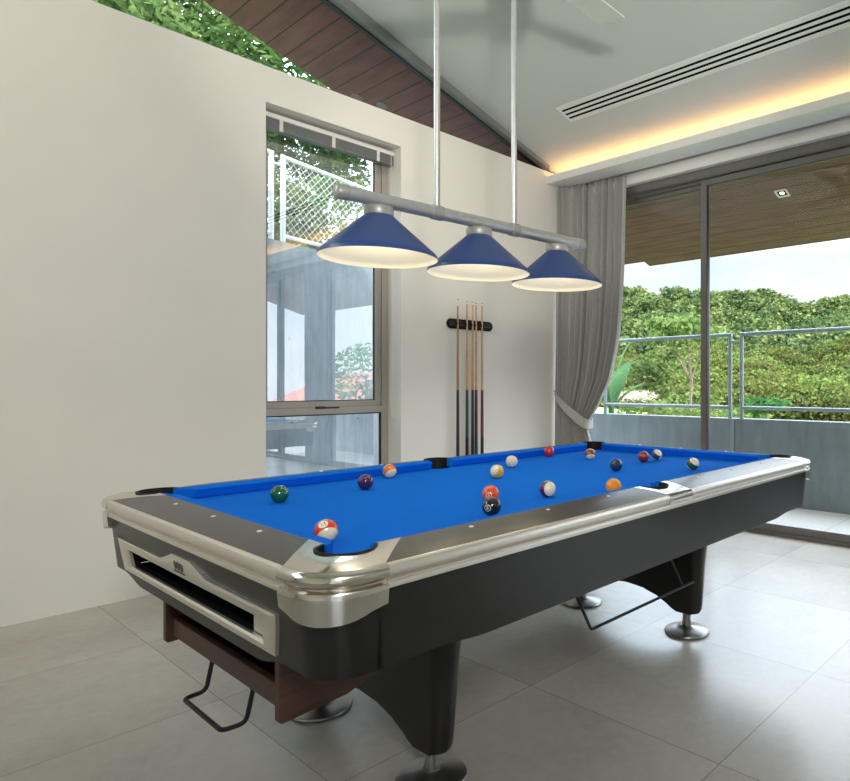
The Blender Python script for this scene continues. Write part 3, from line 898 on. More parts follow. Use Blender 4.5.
ball('solid_ball', .426, -.131, (.014, .035, .085), 2, 'navy blue ball between the yellow ball and the maroon ball', face=(-.4, -.5, -.6))
ball('solid_ball', -.067, -.494, (.85, .30, .015), 1, 'golden yellow ball half hidden by the near long rail', face=(-.5, -.5, -.5))
ball('solid_ball', .776, -.039, (.23, .018, .02), 7, 'solid maroon ball touching distance from the blue striped ball', face=(-.4, -.5, -.6))
ball('striped_ball', .886, -.044, (.016, .05, .13), 10, 'cream ball with blue stripe beside the solid maroon ball', True, (.5, .75, .35), (.5, -.6, .3))
ball('striped_ball', .678, -.382, (.012, .10, .045), 14, 'cream ball with green stripe, nearest the glass doors', True, (.45, .72, .45), (.6, -.5, -.2))

# ------------------------------------------------------------------ billiard lamp
lang = R(-4.8); LD = V((cos(lang), sin(lang), 0)); LC = V((-.1304, .1593, 0)); ZL = 1.8345
def on(t, z): p = LC+LD*t; return V((p.x, p.y, z))
lamp = thing('billiard_lamp', on(0, ZL), 'silver bar lamp with three blue cone shades hanging over the pool table', 'pendant lamp')
MB().tube([on(-.572, ZL), on(.578, ZL)], .0250, 32).obj('bar', 'brushed_aluminium', lamp)
for s_, t in ((-1, -.585), (1, .594)):
    prof = [(.004, -.022), (.018, -.021), (.0245, -.016), (.0275, -.008), (.0275, .024), (.024, .026)]
    rings = []
    for r, hh in prof:
        c = on(t-s_*0+s_*-hh if True else 0, ZL)
        sd = V((-LD.y, LD.x, 0))
        rings.append([c+sd*r*cos(2*pi*k/32)+UP*r*sin(2*pi*k/32) for k in range(32)])
    MB().loft(rings).obj('end_cap', 'cap_aluminium', lamp)
for t in (-.200, .185):
    MB().tube([on(t-.022, ZL), on(t-.020, ZL), on(t+.020, ZL), on(t+.022, ZL)], .028, 32, [.025, .0285, .0285, .025]).obj('collar', 'cap_aluminium', lamp)
    p = on(t, 0); zt = ceil_z(p.x)
    MB().tube([on(t, ZL+.02), on(t, zt-.01)], .0125, 16).obj('rod', 'brushed_aluminium', lamp)
    MB().lathe([(.05, -.03), (.055, 0), (.055, .03)], (p.x, p.y, zt), 24).obj('ceiling_rose', 'cap_aluminium', lamp)
for t in (-.443, 0, .439):
    c = on(t, 0)
    sh = MB()
    outp = [(.049, 1.777), (.052, 1.775), (.198, 1.645), (.2075, 1.635), (.2095, 1.622)]
    inp = [(.2075, 1.622), (.2050, 1.634), (.196, 1.642), (.050, 1.771), (.0005, 1.773)]
    shade = MB().lathe([(.0005, 1.779)]+outp, c, 64, caps=False).obj('shade', 'shade_blue', lamp, angle=60)
    MB().lathe([(.2095, 1.622)]+inp, c, 64, caps=False).obj('shade_lining', 'shade_inside', shade, angle=60)
    MB().lathe([(.020, 1.815), (.050, 1.808), (.0525, 1.803), (.0525, 1.783), (.050, 1.776)], c, 36).obj('shade_cap', 'cap_aluminium', shade)
    MB().sphere((c.x, c.y, 1.722), .032, 20, 12).obj('bulb', 'bulb_glow', shade)
    MB().lathe([(.016, 1.750), (.018, 1.782)], (c.x, c.y, 0), 16).obj('bulb_holder', 'cap_aluminium', shade)

# ------------------------------------------------------------------ ceiling fan
fc = V((.327, .387, 3.30))
fan = thing('ceiling_fan', fc, 'white three-bladed fan hung from the sloping ceiling, one blade tip showing', 'ceiling fan')
MB().lathe([(.02, 3.215), (.09, 3.225), (.125, 3.26), (.13, 3.31), (.10, 3.36), (.03, 3.38)], (fc.x, fc.y, 0), 40).obj('motor', 'fan_white', fan)
MB().lathe([(.016, 3.37), (.016, ceil_z(fc.x)-.02)], (fc.x, fc.y, 0), 16).obj('down_rod', 'fan_white', fan)
MB().lathe([(.05, ceil_z(fc.x)-.09), (.07, ceil_z(fc.x)+.02)], (fc.x, fc.y, 0), 24).obj('canopy', 'fan_white', fan)
for k in range(3):
    a = R(2+120*k); d = V((cos(a), sin(a), 0)); s2 = V((-sin(a), cos(a), 0))
    rings = []
    for r, w_ in ((.10, .05), (.18, .075), (.40, .088), (.68, .096), (.765, .097), (.783, .085)):
        c = fc+d*r; tl = .012
        rings.append([c-s2*w_-UP*(tl+.006), c+s2*w_+UP*(tl-.006), c+s2*w_+UP*(tl+.004), c-s2*w_-UP*(tl-.004)])
    MB().loft(rings).obj('blade', 'fan_white', fan, smooth=False, bevel=.003)

# ------------------------------------------------------------------ cue rack and cues
rk = thing('cue_rack', (1.55, WY-.002, 1.645), 'small black wall rack with rounded ends holding five cues', 'cue rack')
pts = []
def pill(x0, x1, zc, hz, y0, y1, n=10):
    ps = [(x1-hz+hz*cos(R(a)), zc+hz*sin(R(a))) for a in np.linspace(-90, 90, n)]+[(x0+hz+hz*cos(R(a)), zc+hz*sin(R(a))) for a in np.linspace(90, 270, n)]
    return MB().prism([(x, y0, z) for x, z in ps], (0, y1-y0, 0))
pill(1.325, 1.805, 1.652, .040, WY-.014, WY-.002).obj('back_plate', 'rubber_black', rk, bevel=.003)
pill(1.345, 1.785, 1.652, .026, WY-.018, WY-.013).obj('face_plate', 'wire_black', rk, bevel=.002)
MB().box((1.34, WY-.034, 1.640), (1.79, WY-.026, 1.652)).obj('retaining_bar', 'laminate_black', rk, bevel=.002)
cues = [(1.410, 'cue_maple_dark', 'butt_black', 'butt_black', 'cue with dark shaft and black butt, first from the window in the rack', 1.848, 1.118),
        (1.504, 'cue_maple', 'butt_green', 'butt_black', 'cue with green and black butt, second from the window in the rack', 1.838, 1.117),
        (1.563, 'cue_maple', 'butt_blue', 'butt_black', 'cue with dark blue butt in the middle of the rack', 1.838, 1.117),
        (1.600, 'cue_maple', 'butt_wine', 'butt_blue', 'cue with wine and blue butt, second from the curtain in the rack', 1.836, 1.117),
        (1.664, 'cue_maple', 'butt_red', 'butt_black', 'cue with red and black butt, nearest the curtain in the rack', 1.840, 1.115)]
for i, (x, _, _, _, _, _, _) in enumerate(cues):
    cl = MB(); yc = WY-.040
    pts = [(x+.013*cos(R(a)), yc-.0+.013*sin(R(a)), 0) for a in np.linspace(-240+180, 60+180-20, 10)]
    rings = [[V((px, py, 1.640)), V((px, py, 1.662)), V((px+(px-x)*.25, py+(py-yc)*.25, 1.662)), V((px+(px-x)*.25, py+(py-yc)*.25, 1.640))] for px, py, _ in pts]
    cl.loft(rings); cl.obj('clip', 'rubber_black', rk)
hold = MB().box((1.33, WY-.075, .352), (1.78, WY-.002, .376)); hold.box((1.33, WY-.075, .376), (1.78, WY-.068, .396))
hold.obj('butt_ledge', 'rubber_black', rk, bevel=.002)
for x, sm, b1, b2, lab, zt, zw in cues:
    yc = WY-.040; z0 = .378
    q_ = thing('pool_cue', (x, yc, z0), lab, 'pool cue', 'pool cues in the wall rack')
    def rad(z): return .0145+(.0062-.0145)*(z-z0)/(zt-z0)
    dark = sm == 'cue_maple_dark'
    ferr = .055 if dark else .020
    MB().lathe([(rad(zw), zw), (rad(zt-ferr), zt-ferr)], (x, yc, 0), 14).obj('shaft', sm, q_)
    MB().lathe([(rad(.73)+.0003, .73), (rad(zw)+.0004, zw)], (x, yc, 0), 14).obj('butt', b1, q_)
    MB().lathe([(rad(z0)-.001, z0), (rad(z0), z0+.004), (rad(.73)+.0006, .73)], (x, yc, 0), 14).obj('grip', b2, q_)
    MB().lathe([(rad(zt-ferr), zt-ferr), (.0060, zt-.006)], (x, yc, 0), 14).obj('ferrule', 'ferrule_white', q_)
    MB().lathe([(.0060, zt-.006), (.0056, zt-.001), (.003, zt)], (x, yc, 0), 14).obj('tip', 'butt_blue', q_)

# ------------------------------------------------------------------ terrace outside the doors
struct(MB().box((2.94, -7.5, -.25), (4.30, 5.2, -.022)).obj('floor_terrace', 'terrace_tile', smooth=False))
struct(MB().box((4.10, -7.5, -.25), (4.28, 5.2, .812)).obj('wall_parapet', 'concrete_parapet', smooth=False))
def mesh_weave(y0, y1, z0, z1, x, p, r, along=None):
    """thin crossed wires clipped to the rectangle; as one sheet"""
    mb = MB(); L = y1-y0; H = z1-z0
    for sgn in (1, -1):
        k = -H
        while k < L:
            a0, a1 = max(0, k), min(L, k+H)
            if a1-a0 > .02:
                p0, p1 = (a0, a0-k), (a1, a1-k)
                if sgn < 0: p0, p1 = (p0[0], H-p0[1]), (p1[0], H-p1[1])
                A = V((x, y0+p0[0], z0+p0[1])); B = V((x, y0+p1[0], z0+p1[1]))
                if along is not None: A, B = along(A), along(B)
                mb.tube([A, B], r, 4, caps=False)
            k += p
    return mb
def railing(y0, y1, label):
    r = thing('railing', (4.15, (y0+y1)/2, .812), label, 'railing', 'terrace railings')
    t = .021
    MB().tube([(4.15, y0-t, 1.675), (4.15, y1+t, 1.675)], t, 14).obj('top_rail', 'galvanised', r)
    MB().tube([(4.15, y0, .925), (4.15, y1, .925)], t*.9, 14).obj('bottom_rail', 'galvanised', r)
    for y in (y0, y1): MB().tube([(4.15, y, .812), (4.15, y, 1.675)], t, 14).obj('post', 'galvanised', r)
    ms = mesh_weave(y0, y1, .94, 1.66, 4.15, .06, .00035)
    ms.obj('wire_mesh', 'galvanised', r, smooth=False)
    return r
railing(1.215, 2.86, 'grey tube railing with fine wire mesh behind the left glass pane')
railing(-2.4, 1.085, 'grey tube railing with fine wire mesh on the right of the gap')
lk = MB().tube([(4.15, 1.10, 1.60), (4.15, 1.20, 1.60)], .014, 10).obj('railing_link', 'galvanised'); tag(lk, 'short grey tube joining the two railing posts', 'railing link')
pc = MB().box((4.086, 1.14, -.022), (4.099, 1.18, .812)).obj('cover_strip', 'galvanised'); tag(pc, 'narrow grey upright strip on the concrete parapet below the railing gap', 'joint strip')
spt = MB().box((4.19, 2.715, 1.80), (4.235, 2.755, ceil_z(4.21)-.10)).obj('rain_spout', 'frame_bronze', bevel=.004)
tag(spt, 'thin dark rain spout hanging from the eave beside the curtain', 'rain spout')
dl = thing('soffit_downlight', (3.398, .338, ceil_z(3.398)-.12), 'small square white downlight set in the brown timber eave', 'downlight')
def on_soffit(x0, x1, y0, y1, d0, d1):
    return MB().prism([(x0, y0, ceil_z(x0)-.12-d0), (x1, y0, ceil_z(x1)-.12-d0), (x1, y0, ceil_z(x1)-.12-d1), (x0, y0, ceil_z(x0)-.12-d1)], (0, y1-y0, 0))
d = .055; w_ = .016; X_, Y_ = 3.398, .338
fr = MB()
for a, b_, c, e in ((X_-d, X_+d, Y_-d, Y_-d+w_), (X_-d, X_+d, Y_+d-w_, Y_+d), (X_-d, X_-d+w_, Y_-d, Y_+d), (X_+d-w_, X_+d, Y_-d, Y_+d)):
    pr = on_soffit(a, b_, c, e, -.002, .006); fr.add(pr.v, pr.f)
fr.obj('trim_ring', 'white_paint', dl, smooth=False)
on_soffit(X_-d+w_, X_+d-w_, Y_-d+w_, Y_+d-w_, -.001, .001).obj('recess', 'interior_black', dl, smooth=False)
on_soffit(X_-.014, X_+.016, Y_-.018, Y_+.018, .0, .003).obj('lens', 'downlight_glow', dl, smooth=False)

for X_, Y_, lab in ((1.04, 3.075, 'faint round fitting in the timber eave, the one nearer the foliage'), (1.20, 2.96, 'faint round fitting in the timber eave, the one nearer the lamp rod')):
    zc = ceil_z(X_)-.06
    rl = tag(MB().lathe([(.046, .01), (.046, -.004), (.036, -.006), (.034, -.001), (.0005, -.001)], (0, 0, 0), 28).obj('eave_fitting', 'frame_bronze'), lab, 'eave fitting', 'round fittings in the eave')
    rl.location = (X_, Y_, zc); rl.rotation_euler = (0, math.atan(SL), 0)

# ------------------------------------------------------------------ retaining wall and fence beyond the left window
fa = R(16.2); FD = V((cos(fa), sin(fa), 0)); FN = V((-sin(fa), cos(fa), 0)); FO = V((.902, 4.155, 0))
rw = MB(); A = FO-FD*9; B = FO+FD*4.5
def rp(p, n, z): return (p.x+FN.x*n, p.y+FN.y*n, z)
rw.loft([[rp(A, 0, -.4), rp(B, 0, -.4), rp(B, .35, -.4), rp(A, .35, -.4)], [rp(A, 0, 2.50), rp(B, 0, 2.50), rp(B, .35, 2.50), rp(A, .35, 2.50)]])
for t, z in ((-.02, 2.18), (.06, 1.60), (.10, .72), (.95, .70), (1.0, 1.65), (-1.2, 1.6), (.5, 1.0)):
    c = FO+FD*t-FN*.0005
rwo = struct(rw.obj('wall_retaining', 'concrete_retaining', smooth=False))
for t, z in ((-.08, 2.20), (.10, 1.60), (.12, .80), (.98, .80), (1.02, 1.62), (1.9, 1.62), (-.9, 1.6)):
    c = FO+FD*t
    hmb = MB(); rings = []
    for r, o in ((.016, -.001), (.016, -.003), (.004, -.0035)):
        rings.append([V((c.x, c.y, z))+FN*o+FD*r*cos(2*pi*k/14)+UP*r*sin(2*pi*k/14) for k in range(14)])
    hmb.loft(rings).obj('tie_hole', 'frame_bronze', rwo)
struct(MB().box((-12, WY+.25, -.4), (9, 7.0, -.25)).obj('ground_path', 'soil', smooth=False))
struct(MB().loft([[rp(A, .35, 2.35), rp(B, .35, 2.35), rp(B, 7, 4.6), rp(A, 7, 4.6)], [rp(A, .35, 2.45), rp(B, .35, 2.45), rp(B, 7, 4.7), rp(A, 7, 4.7)]]).obj('ground_bank', 'grass', smooth=False))
def fence(t0, t1, label):
    p = FO+FD*t0
    r = thing('chain_link_fence', (p.x, p.y, 2.50), label, 'fence', 'fence panels on the retaining wall')
    P = lambda t, z: FO+FD*t+FN*.08+UP*z
    MB().tube([P(t0, 3.325), P(t1, 3.325)], .020, 12).obj('top_rail', 'white_tube', r)
    MB().tube([P(t0, 2.575), P(t1, 2.575)], .018, 12).obj('bottom_rail', 'white_tube', r)
    for t in (t0, t1): MB().tube([P(t, 2.49), P(t, 3.34)], .024, 12).obj('post', 'white_tube', r)
    def along(v): return P(v.y, v.z)
    mesh_weave(t0, t1, 2.59, 3.31, 0, .075, .0024, along).obj('chain_link', 'white_tube', r, smooth=False)
fence(0.09, 2.9, 'white framed chain-link fence panel seen through the tall window')
fence(-3.0, -.04, 'white framed chain-link fence panel at the window\'s left jamb')
lk = MB().tube([FO-FD*.04+FN*.08+UP*3.24, FO+FD*.09+FN*.08+UP*3.24], .012, 10).obj('fence_link', 'white_tube'); tag(lk, 'short white tube joining two fence posts outside the window', 'fence link')

# ------------------------------------------------------------------ plants
rng = np.random.default_rng(5)
def leaves(centres, size, droop=.5, aspect=.45, jitter=.35):
    """folded leaf blades, one per centre, as numpy vertex / face lists"""
    n = len(centres); c = np.asarray(centres, float)
    d = rng.normal(size=(n, 3)); d[:, 2] = d[:, 2]*.5-droop; d /= np.linalg.norm(d, axis=1)[:, None]
    s = rng.normal(size=(n, 3)); s -= d*(s*d).sum(1)[:, None]; s /= np.linalg.norm(s, axis=1)[:, None]
    u = np.cross(d, s)
    L = size*(1+jitter*rng.uniform(-1, 1, n))[:, None]; W = L*aspect/2
    P = [c-d*L*.5, c-d*L*.05+s*W+u*W*.3, c+d*L*.5, c-d*L*.05-s*W+u*W*.3]
    v = np.stack(P, 1).reshape(-1, 3); i = np.arange(n)*4
    f = np.concatenate([np.stack([i, i+1, i+2], 1), np.stack([i, i+2, i+3], 1)])
    return v, f
def leaf_obj(name, v, f, mat, parent=None):
    me = bpy.data.meshes.new(name)
    me.vertices.add(len(v)); me.vertices.foreach_set('co', v.astype(np.float32).ravel())
    me.loops.add(f.size); me.loops.foreach_set('vertex_index', f.astype(np.int32).ravel())
    me.polygons.add(len(f)); me.polygons.foreach_set('loop_start', np.arange(0, f.size, 3, dtype=np.int32))
    me.update(calc_edges=True); me.validate()
    me.materials.append(MATS[mat])
    o = bpy.data.objects.new(name, me); COL.objects.link(o)
    if parent is not None: o.parent = parent; o.location = -world_loc(parent)
    return o
def blob(c, rad, n, shell=.55):
    d = rng.normal(size=(n, 3)); d /= np.linalg.norm(d, axis=1)[:, None]
    r = shell+(1-shell)*rng.uniform(0, 1, n)**.6
    return np.asarray(c)+d*r[:, None]*np.asarray(rad)
def tree(base, blobs, n, size, mat, label, name='leafy_tree', trunk=.09, group=None, droop=.5, cat='tree', aspect=.45):
    base = V(base)
    t = thing(name, base, label, cat, group)
    tot = sum(b[1][0]*b[1][1] for b in blobs)
    cs = np.concatenate([blob(c, r, max(10, int(n*r[0]*r[1]/tot))) for c, r in blobs])
    v, f = leaves(cs, size, droop, aspect)
    leaf_obj('foliage', v, f, mat, t)
    tk = MB(); top = V(blobs[0][0])
    mid = base.lerp(top, .5)+V((.08, -.06, 0))
    tk.tube([base-UP*.1, mid, top], trunk, 10, [trunk, trunk*.75, trunk*.35])
    for c, r in blobs[1:]:
        tk.tube([mid, mid.lerp(V(c), .6)+UP*.1, V(c)], trunk*.4, 7, [trunk*.5, trunk*.35, trunk*.12])
    tk.obj('trunk', 'bark', t)
    return t
# trees above the retaining wall
tree((-2.9, 7.8, 3.8), [((-2.9, 7.8, 7.0), (1.9, 1.5, 1.5)), ((-4.3, 7.2, 6.6), (1.3, 1.2, 1.2)), ((-1.7, 7.4, 6.3), (1.2, 1.1, 1.1)), ((-3.2, 6.6, 5.6), (1.5, .9, 1.0))], 23000, .125, 'leaf_near', 'leafy green tree filling the high clerestory glass, left end')
tree((.5, 8.2, 4.0), [((.5, 8.2, 6.6), (1.5, 1.3, 1.3)), ((1.4, 7.6, 5.9), (1.1, 1.0, 1.0)), ((-.6, 7.5, 5.7), (1.2, 1.0, .9)), ((.3, 7.0, 5.0), (1.4, .8, .8))], 20000, .125, 'leaf_near', 'leafy tree seen over the wall top where clerestory glass narrows')
tree((1.9, 6.9, 4.0), [((1.9, 6.9, 5.2), (.9, .8, .8)), ((1.3, 6.7, 4.6), (.8, .7, .7)), ((2.6, 7.0, 4.7), (.8, .7, .7))], 7500, .12, 'leaf_near', 'green tree behind the chain-link fence near the blind')
tree((2.9, 7.2, 3.9), [((2.9, 7.2, 5.0), (.6, .5, .5)), ((3.2, 7.3, 4.4), (.5, .5, .4))], 1300, .11, 'leaf_near', 'thinner pale tree behind the fence\'s right end')
for (p, r, n, lab) in (((1.2, 5.6, 3.0), (.9, .5, .7), 1500, 'yellow-green shrub low behind the chain-link fence'), ((2.6, 6.0, 3.2), (.9, .5, .7), 1500, 'shrub behind the fence beside the lamp bar end')):
    tree((p[0], p[1], p[2]-.5), [(p, r)], n, .13, 'leaf_bush', lab, 'garden_shrub', .03, cat='shrub')

# planting just beyond the terrace parapet
struct(MB().loft([[(4.28, -9, -1.6), (4.28, 12, -1.6), (15, 14, -1.2), (15, -9, -2.6)], [(4.28, -9, .10), (4.28, 12, .45), (15, 14, .55), (15, -9, -1.4)]]).obj('ground_garden', 'grass', smooth=False))
tree((8.1, 4.85, .3), [((8.1, 4.85, 1.42), (.50, .44, .36)), ((8.05, 4.8, 1.12), (.40, .36, .34)), ((8.3, 4.7, 1.72), (.26, .24, .18))], 2000, .12, 'leaf_bush', 'round bushy tree on the garden side of the railing, left pane', 'bushy_tree', .05)
tree((9.0, 4.6, .2), [((8.95, 4.65, 2.28), (.50, .45, .20)), ((9.1, 4.25, 2.12), (.36, .34, .15)), ((8.7, 5.05, 2.05), (.34, .30, .16)), ((8.9, 5.2, 2.38), (.30, .28, .12))], 900, .17, 'leaf_bush', 'thin-trunked tree with a flat spreading crown beyond the left pane', 'spreading_tree', .035, droop=.9)
tree((6.05, 1.83, .2), [((6.05, 1.83, .86), (.20, .20, .10)), ((6.1, 1.6, .90), (.16, .16, .08))], 110, .26, 'leaf_deep', 'low fern-like plant showing over the parapet by the railing gap', 'fern_plant', .02, droop=.1, cat='plant', aspect=.16)
for (p, r, n, lab) in (((6.6, 3.9, .72), (.5, .5, .22), 500, 'low green shrub beyond the parapet next to the curtain'),
                       ((7.0, 3.3, .62), (.7, .5, .22), 600, 'low green shrub beyond the parapet under the spreading tree'),
                       ((7.0, 2.5, .55), (.7, .5, .25), 500, 'low green shrub beyond the parapet behind the door stile'),
                       ((7.0, -.2, .45), (.8, .6, .25), 500, 'low green shrub beyond the parapet at the right picture edge')):
    tree((p[0], p[1], p[2]-.4), [(p, r)], n, .11, 'leaf_bush', lab, 'garden_shrub', .03, cat='shrub')
gp = thing('plume_grass', (6.4, 4.1, .55), 'pale pinkish plume grass beyond the parapet near the curtain', 'grass clump')
cs = blob((6.4, 4.05, .98), (.32, .45, .10), 500, .1); v, f = leaves(cs, .11, -.5, .07); leaf_obj('plumes', v, f, 'plume', gp)
bn = thing('banana_plant', (5.25, 3.62, .3), 'broad-leaved banana plant beyond the railing right beside the curtain', 'plant')
B0 = V((5.25, 3.62, .85))
MB().tube([B0-UP*.7, B0], .05, 10, [.06, .04]).obj('stem', 'leaf_broad', bn)
for az, tilt, L, w0 in ((-60, 84, 1.10, .12), (-110, 66, .85, .11), (40, 62, .8, .11), (150, 55, .75, .11), (-40, 48, .65, .10), (95, 70, .85, .10)):
    a = R(az); rows = []
    for i in range(13):
        t = i/12; ang = R(tilt)-t*t*.55
        if i == 0: pos = B0-UP*.05
        else: pos = pos+V((cos(a)*cos(ang), sin(a)*cos(ang), sin(ang)))*L/12
        wv = V((-sin(a), cos(a), 0)); w1 = w0*math.sin(pi*min(1, max(0, (t-.08)/.92)))**.6 if t > .08 else .006
        rows.append([pos-wv*w1+UP*.25*w1, pos-wv*w1*.5+UP*.1*w1, pos, pos+wv*w1*.5+UP*.1*w1, pos+wv*w1+UP*.25*w1])
    vs = [p for r in rows for p in r]
    MB().add(vs, [(i*5+j, i*5+j+1, i*5+j+6, i*5+j+5) for i in range(12) for j in range(4)]).obj('leaf', 'leaf_broad', bn)

# ------------------------------------------------------------------ forested hill
def ridge(lat):    # ridge height over eye level, as slope, against bearing
    return interp(lat, [(-.6, .10), (-.1, .125), (.05, .135), (.17, .128), (.22, .128), (.26, .140), (.29, .133), (.33, .108), (.345, .115), (.40, .122), (.55, .12), (.8, .10), (1.4, .09)])
def hill_point(lat, s):
    """s 0 foot .. 1 ridge; lat = sideways over depth"""
    D = 70+120*s
    k = -.085+(ridge(lat)-.013+.085)*(s**.85)
    z = 1.16+k*D+1.8*sin(lat*31+s*5)*(1-abs(2*s-1))
    p = CAM+FW*D+RT*(lat*D); return np.array((p.x, p.y, z))
hv = []; HN, HS = 90, 30
for i in range(HN+1):
    lat = -.7+2.2*i/HN
    for j in range(HS+1): hv.append(tuple(hill_point(lat, j/HS)-np.array((0, 0, 1.5))))
    p = hill_point(lat, 1); hv.append((p[0]+40, p[1]+30, p[2]-40))
w_ = HS+2
hm = MB().add(hv, [(i*w_+j, (i+1)*w_+j, (i+1)*w_+j+1, i*w_+j+1) for i in range(HN) for j in range(HS+1)])
struct(hm.obj('ground_hill', 'soil'))
crowns, fine = [], []
for k in range(5):
    bs = [((0, 0, .9), (1.0, 1.0, .75))]+[((rng.uniform(-.8, .8), rng.uniform(-.8, .8), rng.uniform(.4, 1.25)), (.55, .55, .45)) for _ in range(5)]
    cs = np.concatenate([blob(c, r, int(150 if i == 0 else 70), .8) for i, (c, r) in enumerate(bs)])
    v, f = leaves(cs, .30, .1, .75)
    crowns.append((v, f))
    cs = np.concatenate([blob(c, r, int(520 if i == 0 else 250), .8) for i, (c, r) in enumerate(bs)])
    fine.append(leaves(cs, .155, .1, .8))
pts = []
for _ in range(1500):
    s = rng.uniform(0.02, 1)**.8; lat = rng.uniform(-.18, .75)
    pts.append((s, lat))
for k in range(60): pts.append((1.0, -.18+.93*k/59+rng.uniform(-.006, .006)))
inner = [(s, l) for s, l in pts if -.02 < l < .42]
outerp = [(s, l) for s, l in pts if not (-.02 < l < .42)]
inner.sort(key=lambda p: p[0])
indiv, rest = inner[:300], inner[300:]+outerp
protos = []
for k, (v, f) in enumerate(crowns):
    protos.append((v, f))
LAB = 'broadleaf tree among the dense forest on the lower sunlit hillside'
first = {}
for i, (s, l) in enumerate(indiv):
    p = hill_point(l, s); k = i % 5; sc = rng.uniform(1.9, 3.2)
    if k not in first:
        t = thing('forest_tree', (0, 0, 0), LAB, 'tree', 'forest trees on the lower hillside')
        leaf_obj('foliage', fine[k][0], fine[k][1], 'leaf_hill', t)
        MB().tube([(0, 0, -1.0), (0, 0, .6)], .08, 6).obj('trunk', 'bark', t)
        first[k] = t
    else: t = copy_tree(first[k])
    t.location = p; t.rotation_euler = (0, 0, rng.uniform(0, 6.28)); t.scale = (sc, sc, sc*rng.uniform(.85, 1.2))
VV, FF, off = [], [], 0
for s, l in rest:
    p = hill_point(l, min(1, s)); k = rng.integers(5); sc = rng.uniform(1.9, 3.6); a = rng.uniform(0, 6.28)
    v, f = crowns[k]
    m_ = len(f)//2; keep = np.arange(m_)[rng.uniform(size=m_) < .8]
    fsel = np.concatenate([f[keep], f[keep+m_]])
    M = np.array([[cos(a), -sin(a), 0], [sin(a), cos(a), 0], [0, 0, rng.uniform(.85, 1.25)]])*sc*1.08
    VV.append(v @ M.T+p); FF.append(fsel+off); off += len(v)
fo = leaf_obj('forest_canopy', np.concatenate(VV), np.concatenate(FF), 'leaf_ridge')
tag(fo, 'continuous forest canopy covering the upper hillside up to the ridge', 'forest', kind='stuff')

# neighbouring house with a red tiled roof, seen only as a reflection in the tall window
hs = thing('neighbour_house', (24, -31, -5), 'neighbouring house with red tiled roof mirrored in the tall window', 'house')
MB().box((17, -38, -8), (30, -26, -1.2)).obj('wall', 'house_wall', hs, smooth=False)
MB().prism([(16, -39, -1.0), (31, -39, -1.0), (23.5, -39, 2.0)], (0, 14, 0)).obj('roof', 'roof_tile', hs, smooth=False)

tree((11.2, -14.8, -2), [((11.2, -14.8, 1.5), (1.3, 1.3, 1.2)), ((12.2, -14.5, .6), (1.1, 1.0, .9))], 1500, .22, 'leaf_near', 'leafy tree mirrored in the right part of the tall window', 'garden_tree', .1)

# ------------------------------------------------------------------ sky, sun, lamps and added fill lights
wld = bpy.data.worlds.new('sky'); S.world = wld; wld.use_nodes = True
nt = wld.node_tree; nt.nodes.clear()
out = N(nt, 'ShaderNodeOutputWorld'); bg = N(nt, 'ShaderNodeBackground')
tc = N(nt, 'ShaderNodeTexCoord'); sp = N(nt, 'ShaderNodeSeparateXYZ'); nt.links.new(tc.outputs['Generated'], sp.inputs[0])
grad = ramp(nt, sp.outputs[2], [(0, (.80, .86, .92)), (.25, (.62, .78, .93)), (.8, (.30, .52, .85))])
mp = N(nt, 'ShaderNodeMapping'); mp.inputs['Scale'].default_value = (1, 1, 2.4); nt.links.new(tc.outputs['Generated'], mp.inputs[0])
cl = noise(nt, mp.outputs[0], 3.4, 7, .58)
nt.links.new(mixc(nt, ramp(nt, cl, [(.36, (0, 0, 0)), (.52, (1, 1, 1))]), grad, (.90, .95, 1.0)), bg.inputs[0])
dt = N(nt, 'ShaderNodeVectorMath', operation='DOT_PRODUCT'); nt.links.new(tc.outputs['Generated'], dt.inputs[0]); dt.inputs[1].default_value = (.45, -.89, 0)
side = math_(nt, 'MULTIPLY', math_(nt, 'POWER', math_(nt, 'MAXIMUM', dt.outputs['Value'], 0.), 2.5), 6.)
dome = ramp(nt, sp.outputs[2], [(.19, (.138, .138, .138)), (.40, (1, 1, 1))])
nt.links.new(math_(nt, 'MULTIPLY', dome, math_(nt, 'ADD', 7.6, side)), bg.inputs[1])
nt.links.new(bg.outputs[0], out.inputs[0])

def light(name, typ, loc, energy, col=(1, 1, 1), size=.5, rot=None, look=None, **k):
    l = bpy.data.lights.new(name, typ); l.energy = energy; l.color = col
    if typ == 'AREA':
        l.shape = k.pop('shape', 'RECTANGLE'); l.size = size; l.size_y = k.pop('size_y', size)
    elif typ == 'SUN': l.angle = size
    else: l.shadow_soft_size = size
    for a, b_ in k.items(): setattr(l, a, b_)
    o = bpy.data.objects.new(name, l); COL.objects.link(o); o.location = loc
    if look is not None: o.rotation_euler = (V(look)-V(loc)).to_track_quat('-Z', 'Y').to_euler()
    return o
light('sun', 'SUN', (-12, -16, 20), 3.8, (1, .93, .80), R(1.2), look=(0, 0, 0))
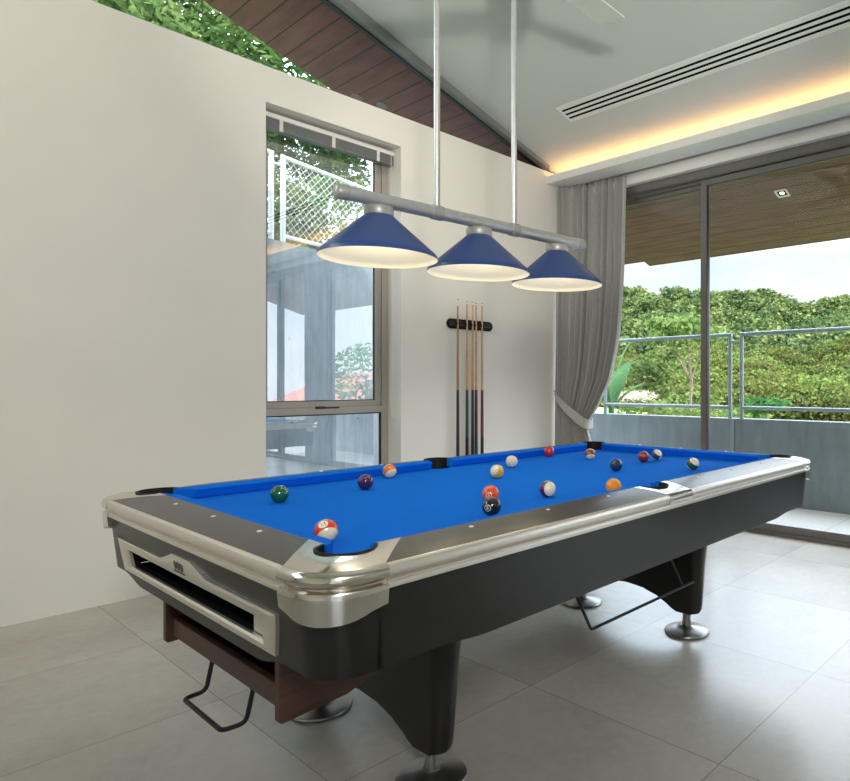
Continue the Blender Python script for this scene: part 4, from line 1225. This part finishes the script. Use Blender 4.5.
# unseen spots without fittings, added to brighten the room and the terrace
for x, y, e, tx in ((-3.4, .4, 75, -2.6), (-1.9, .4, 72, -1.3), (.3, .8, 54, 1.2)):
    light('added_wall_fill', 'SPOT', (x, y, ceil_z(x)-.08), e, (1, .89, .73), .2, look=(tx, WY, 2.2), spot_size=R(80), spot_blend=1.0)  # added spots, no fixtures modelled, brightening the window wall from above
for y in (1.9, .338, -1.3, -2.9):
    light('eave_downlight_and_fill', 'SPOT', (3.398, y, ceil_z(3.398)-.14), 36, (1, .90, .82), .03, look=(3.398, y, 0), spot_size=R(110), spot_blend=.8)  # one at the modelled downlight, the others added to brighten terrace and eave
light('back_wall_fill', 'SPOT', (-4.6, -1.6, ceil_z(-4.6)-.1), 150, (1, .86, .68), .2, look=(XB, -1.4, 1.3), spot_size=R(85), spot_blend=1.0)  # added unseen spot, brightens the back wall mirrored in the table end
light('room_fill_light', 'SPOT', (-2.25, -2.65, 2.15), 190, (1, .95, .86), .25, look=(1.0, 1.2, 3.2), spot_size=R(125), spot_blend=.7)  # added broad fill from behind the camera for shades, table and wall
light('fan_shadow_light', 'SPOT', (-2.25, -2.65, 2.15), 300, (1, .94, .84), .08, look=(.33, .39, 3.40), spot_size=R(48), spot_blend=.5)  # added unseen spot aimed to throw the fan's shadow on the ceiling
for t in (-.443, 0, .439):
    p = on(t, 1.70); light('shade_bulb_light', 'POINT', p, 2.6, (1, .87, .62), .04)

# ------------------------------------------------------------------ camera
cam = bpy.data.cameras.new('camera'); co_ = bpy.data.objects.new('camera', cam); COL.objects.link(co_)
co_.location = CAM; co_.rotation_euler = (R(90), 0, YAW-pi/2)
cam.sensor_fit = 'HORIZONTAL'; cam.sensor_width = 36; cam.lens = 640.63/850*36
cam.shift_x = (425-594.36)/850; cam.shift_y = -(390.5-384.5)/850
cam.clip_start = .05; cam.clip_end = 1000
S.camera = co_
S.view_settings.view_transform = 'Standard'; S.view_settings.look = 'None'
S.view_settings.exposure = 0.20; S.view_settings.gamma = 1.0; S.view_settings.use_curve_mapping = False
S.cycles.use_denoising = True; S.cycles.use_adaptive_sampling = False
S.cycles.max_bounces = 10; S.cycles.diffuse_bounces = 5; S.cycles.glossy_bounces = 4; S.cycles.transparent_max_bounces = 24
S.cycles.caustics_reflective = False; S.cycles.caustics_refractive = False
S.cycles.sample_clamp_indirect = 2.5
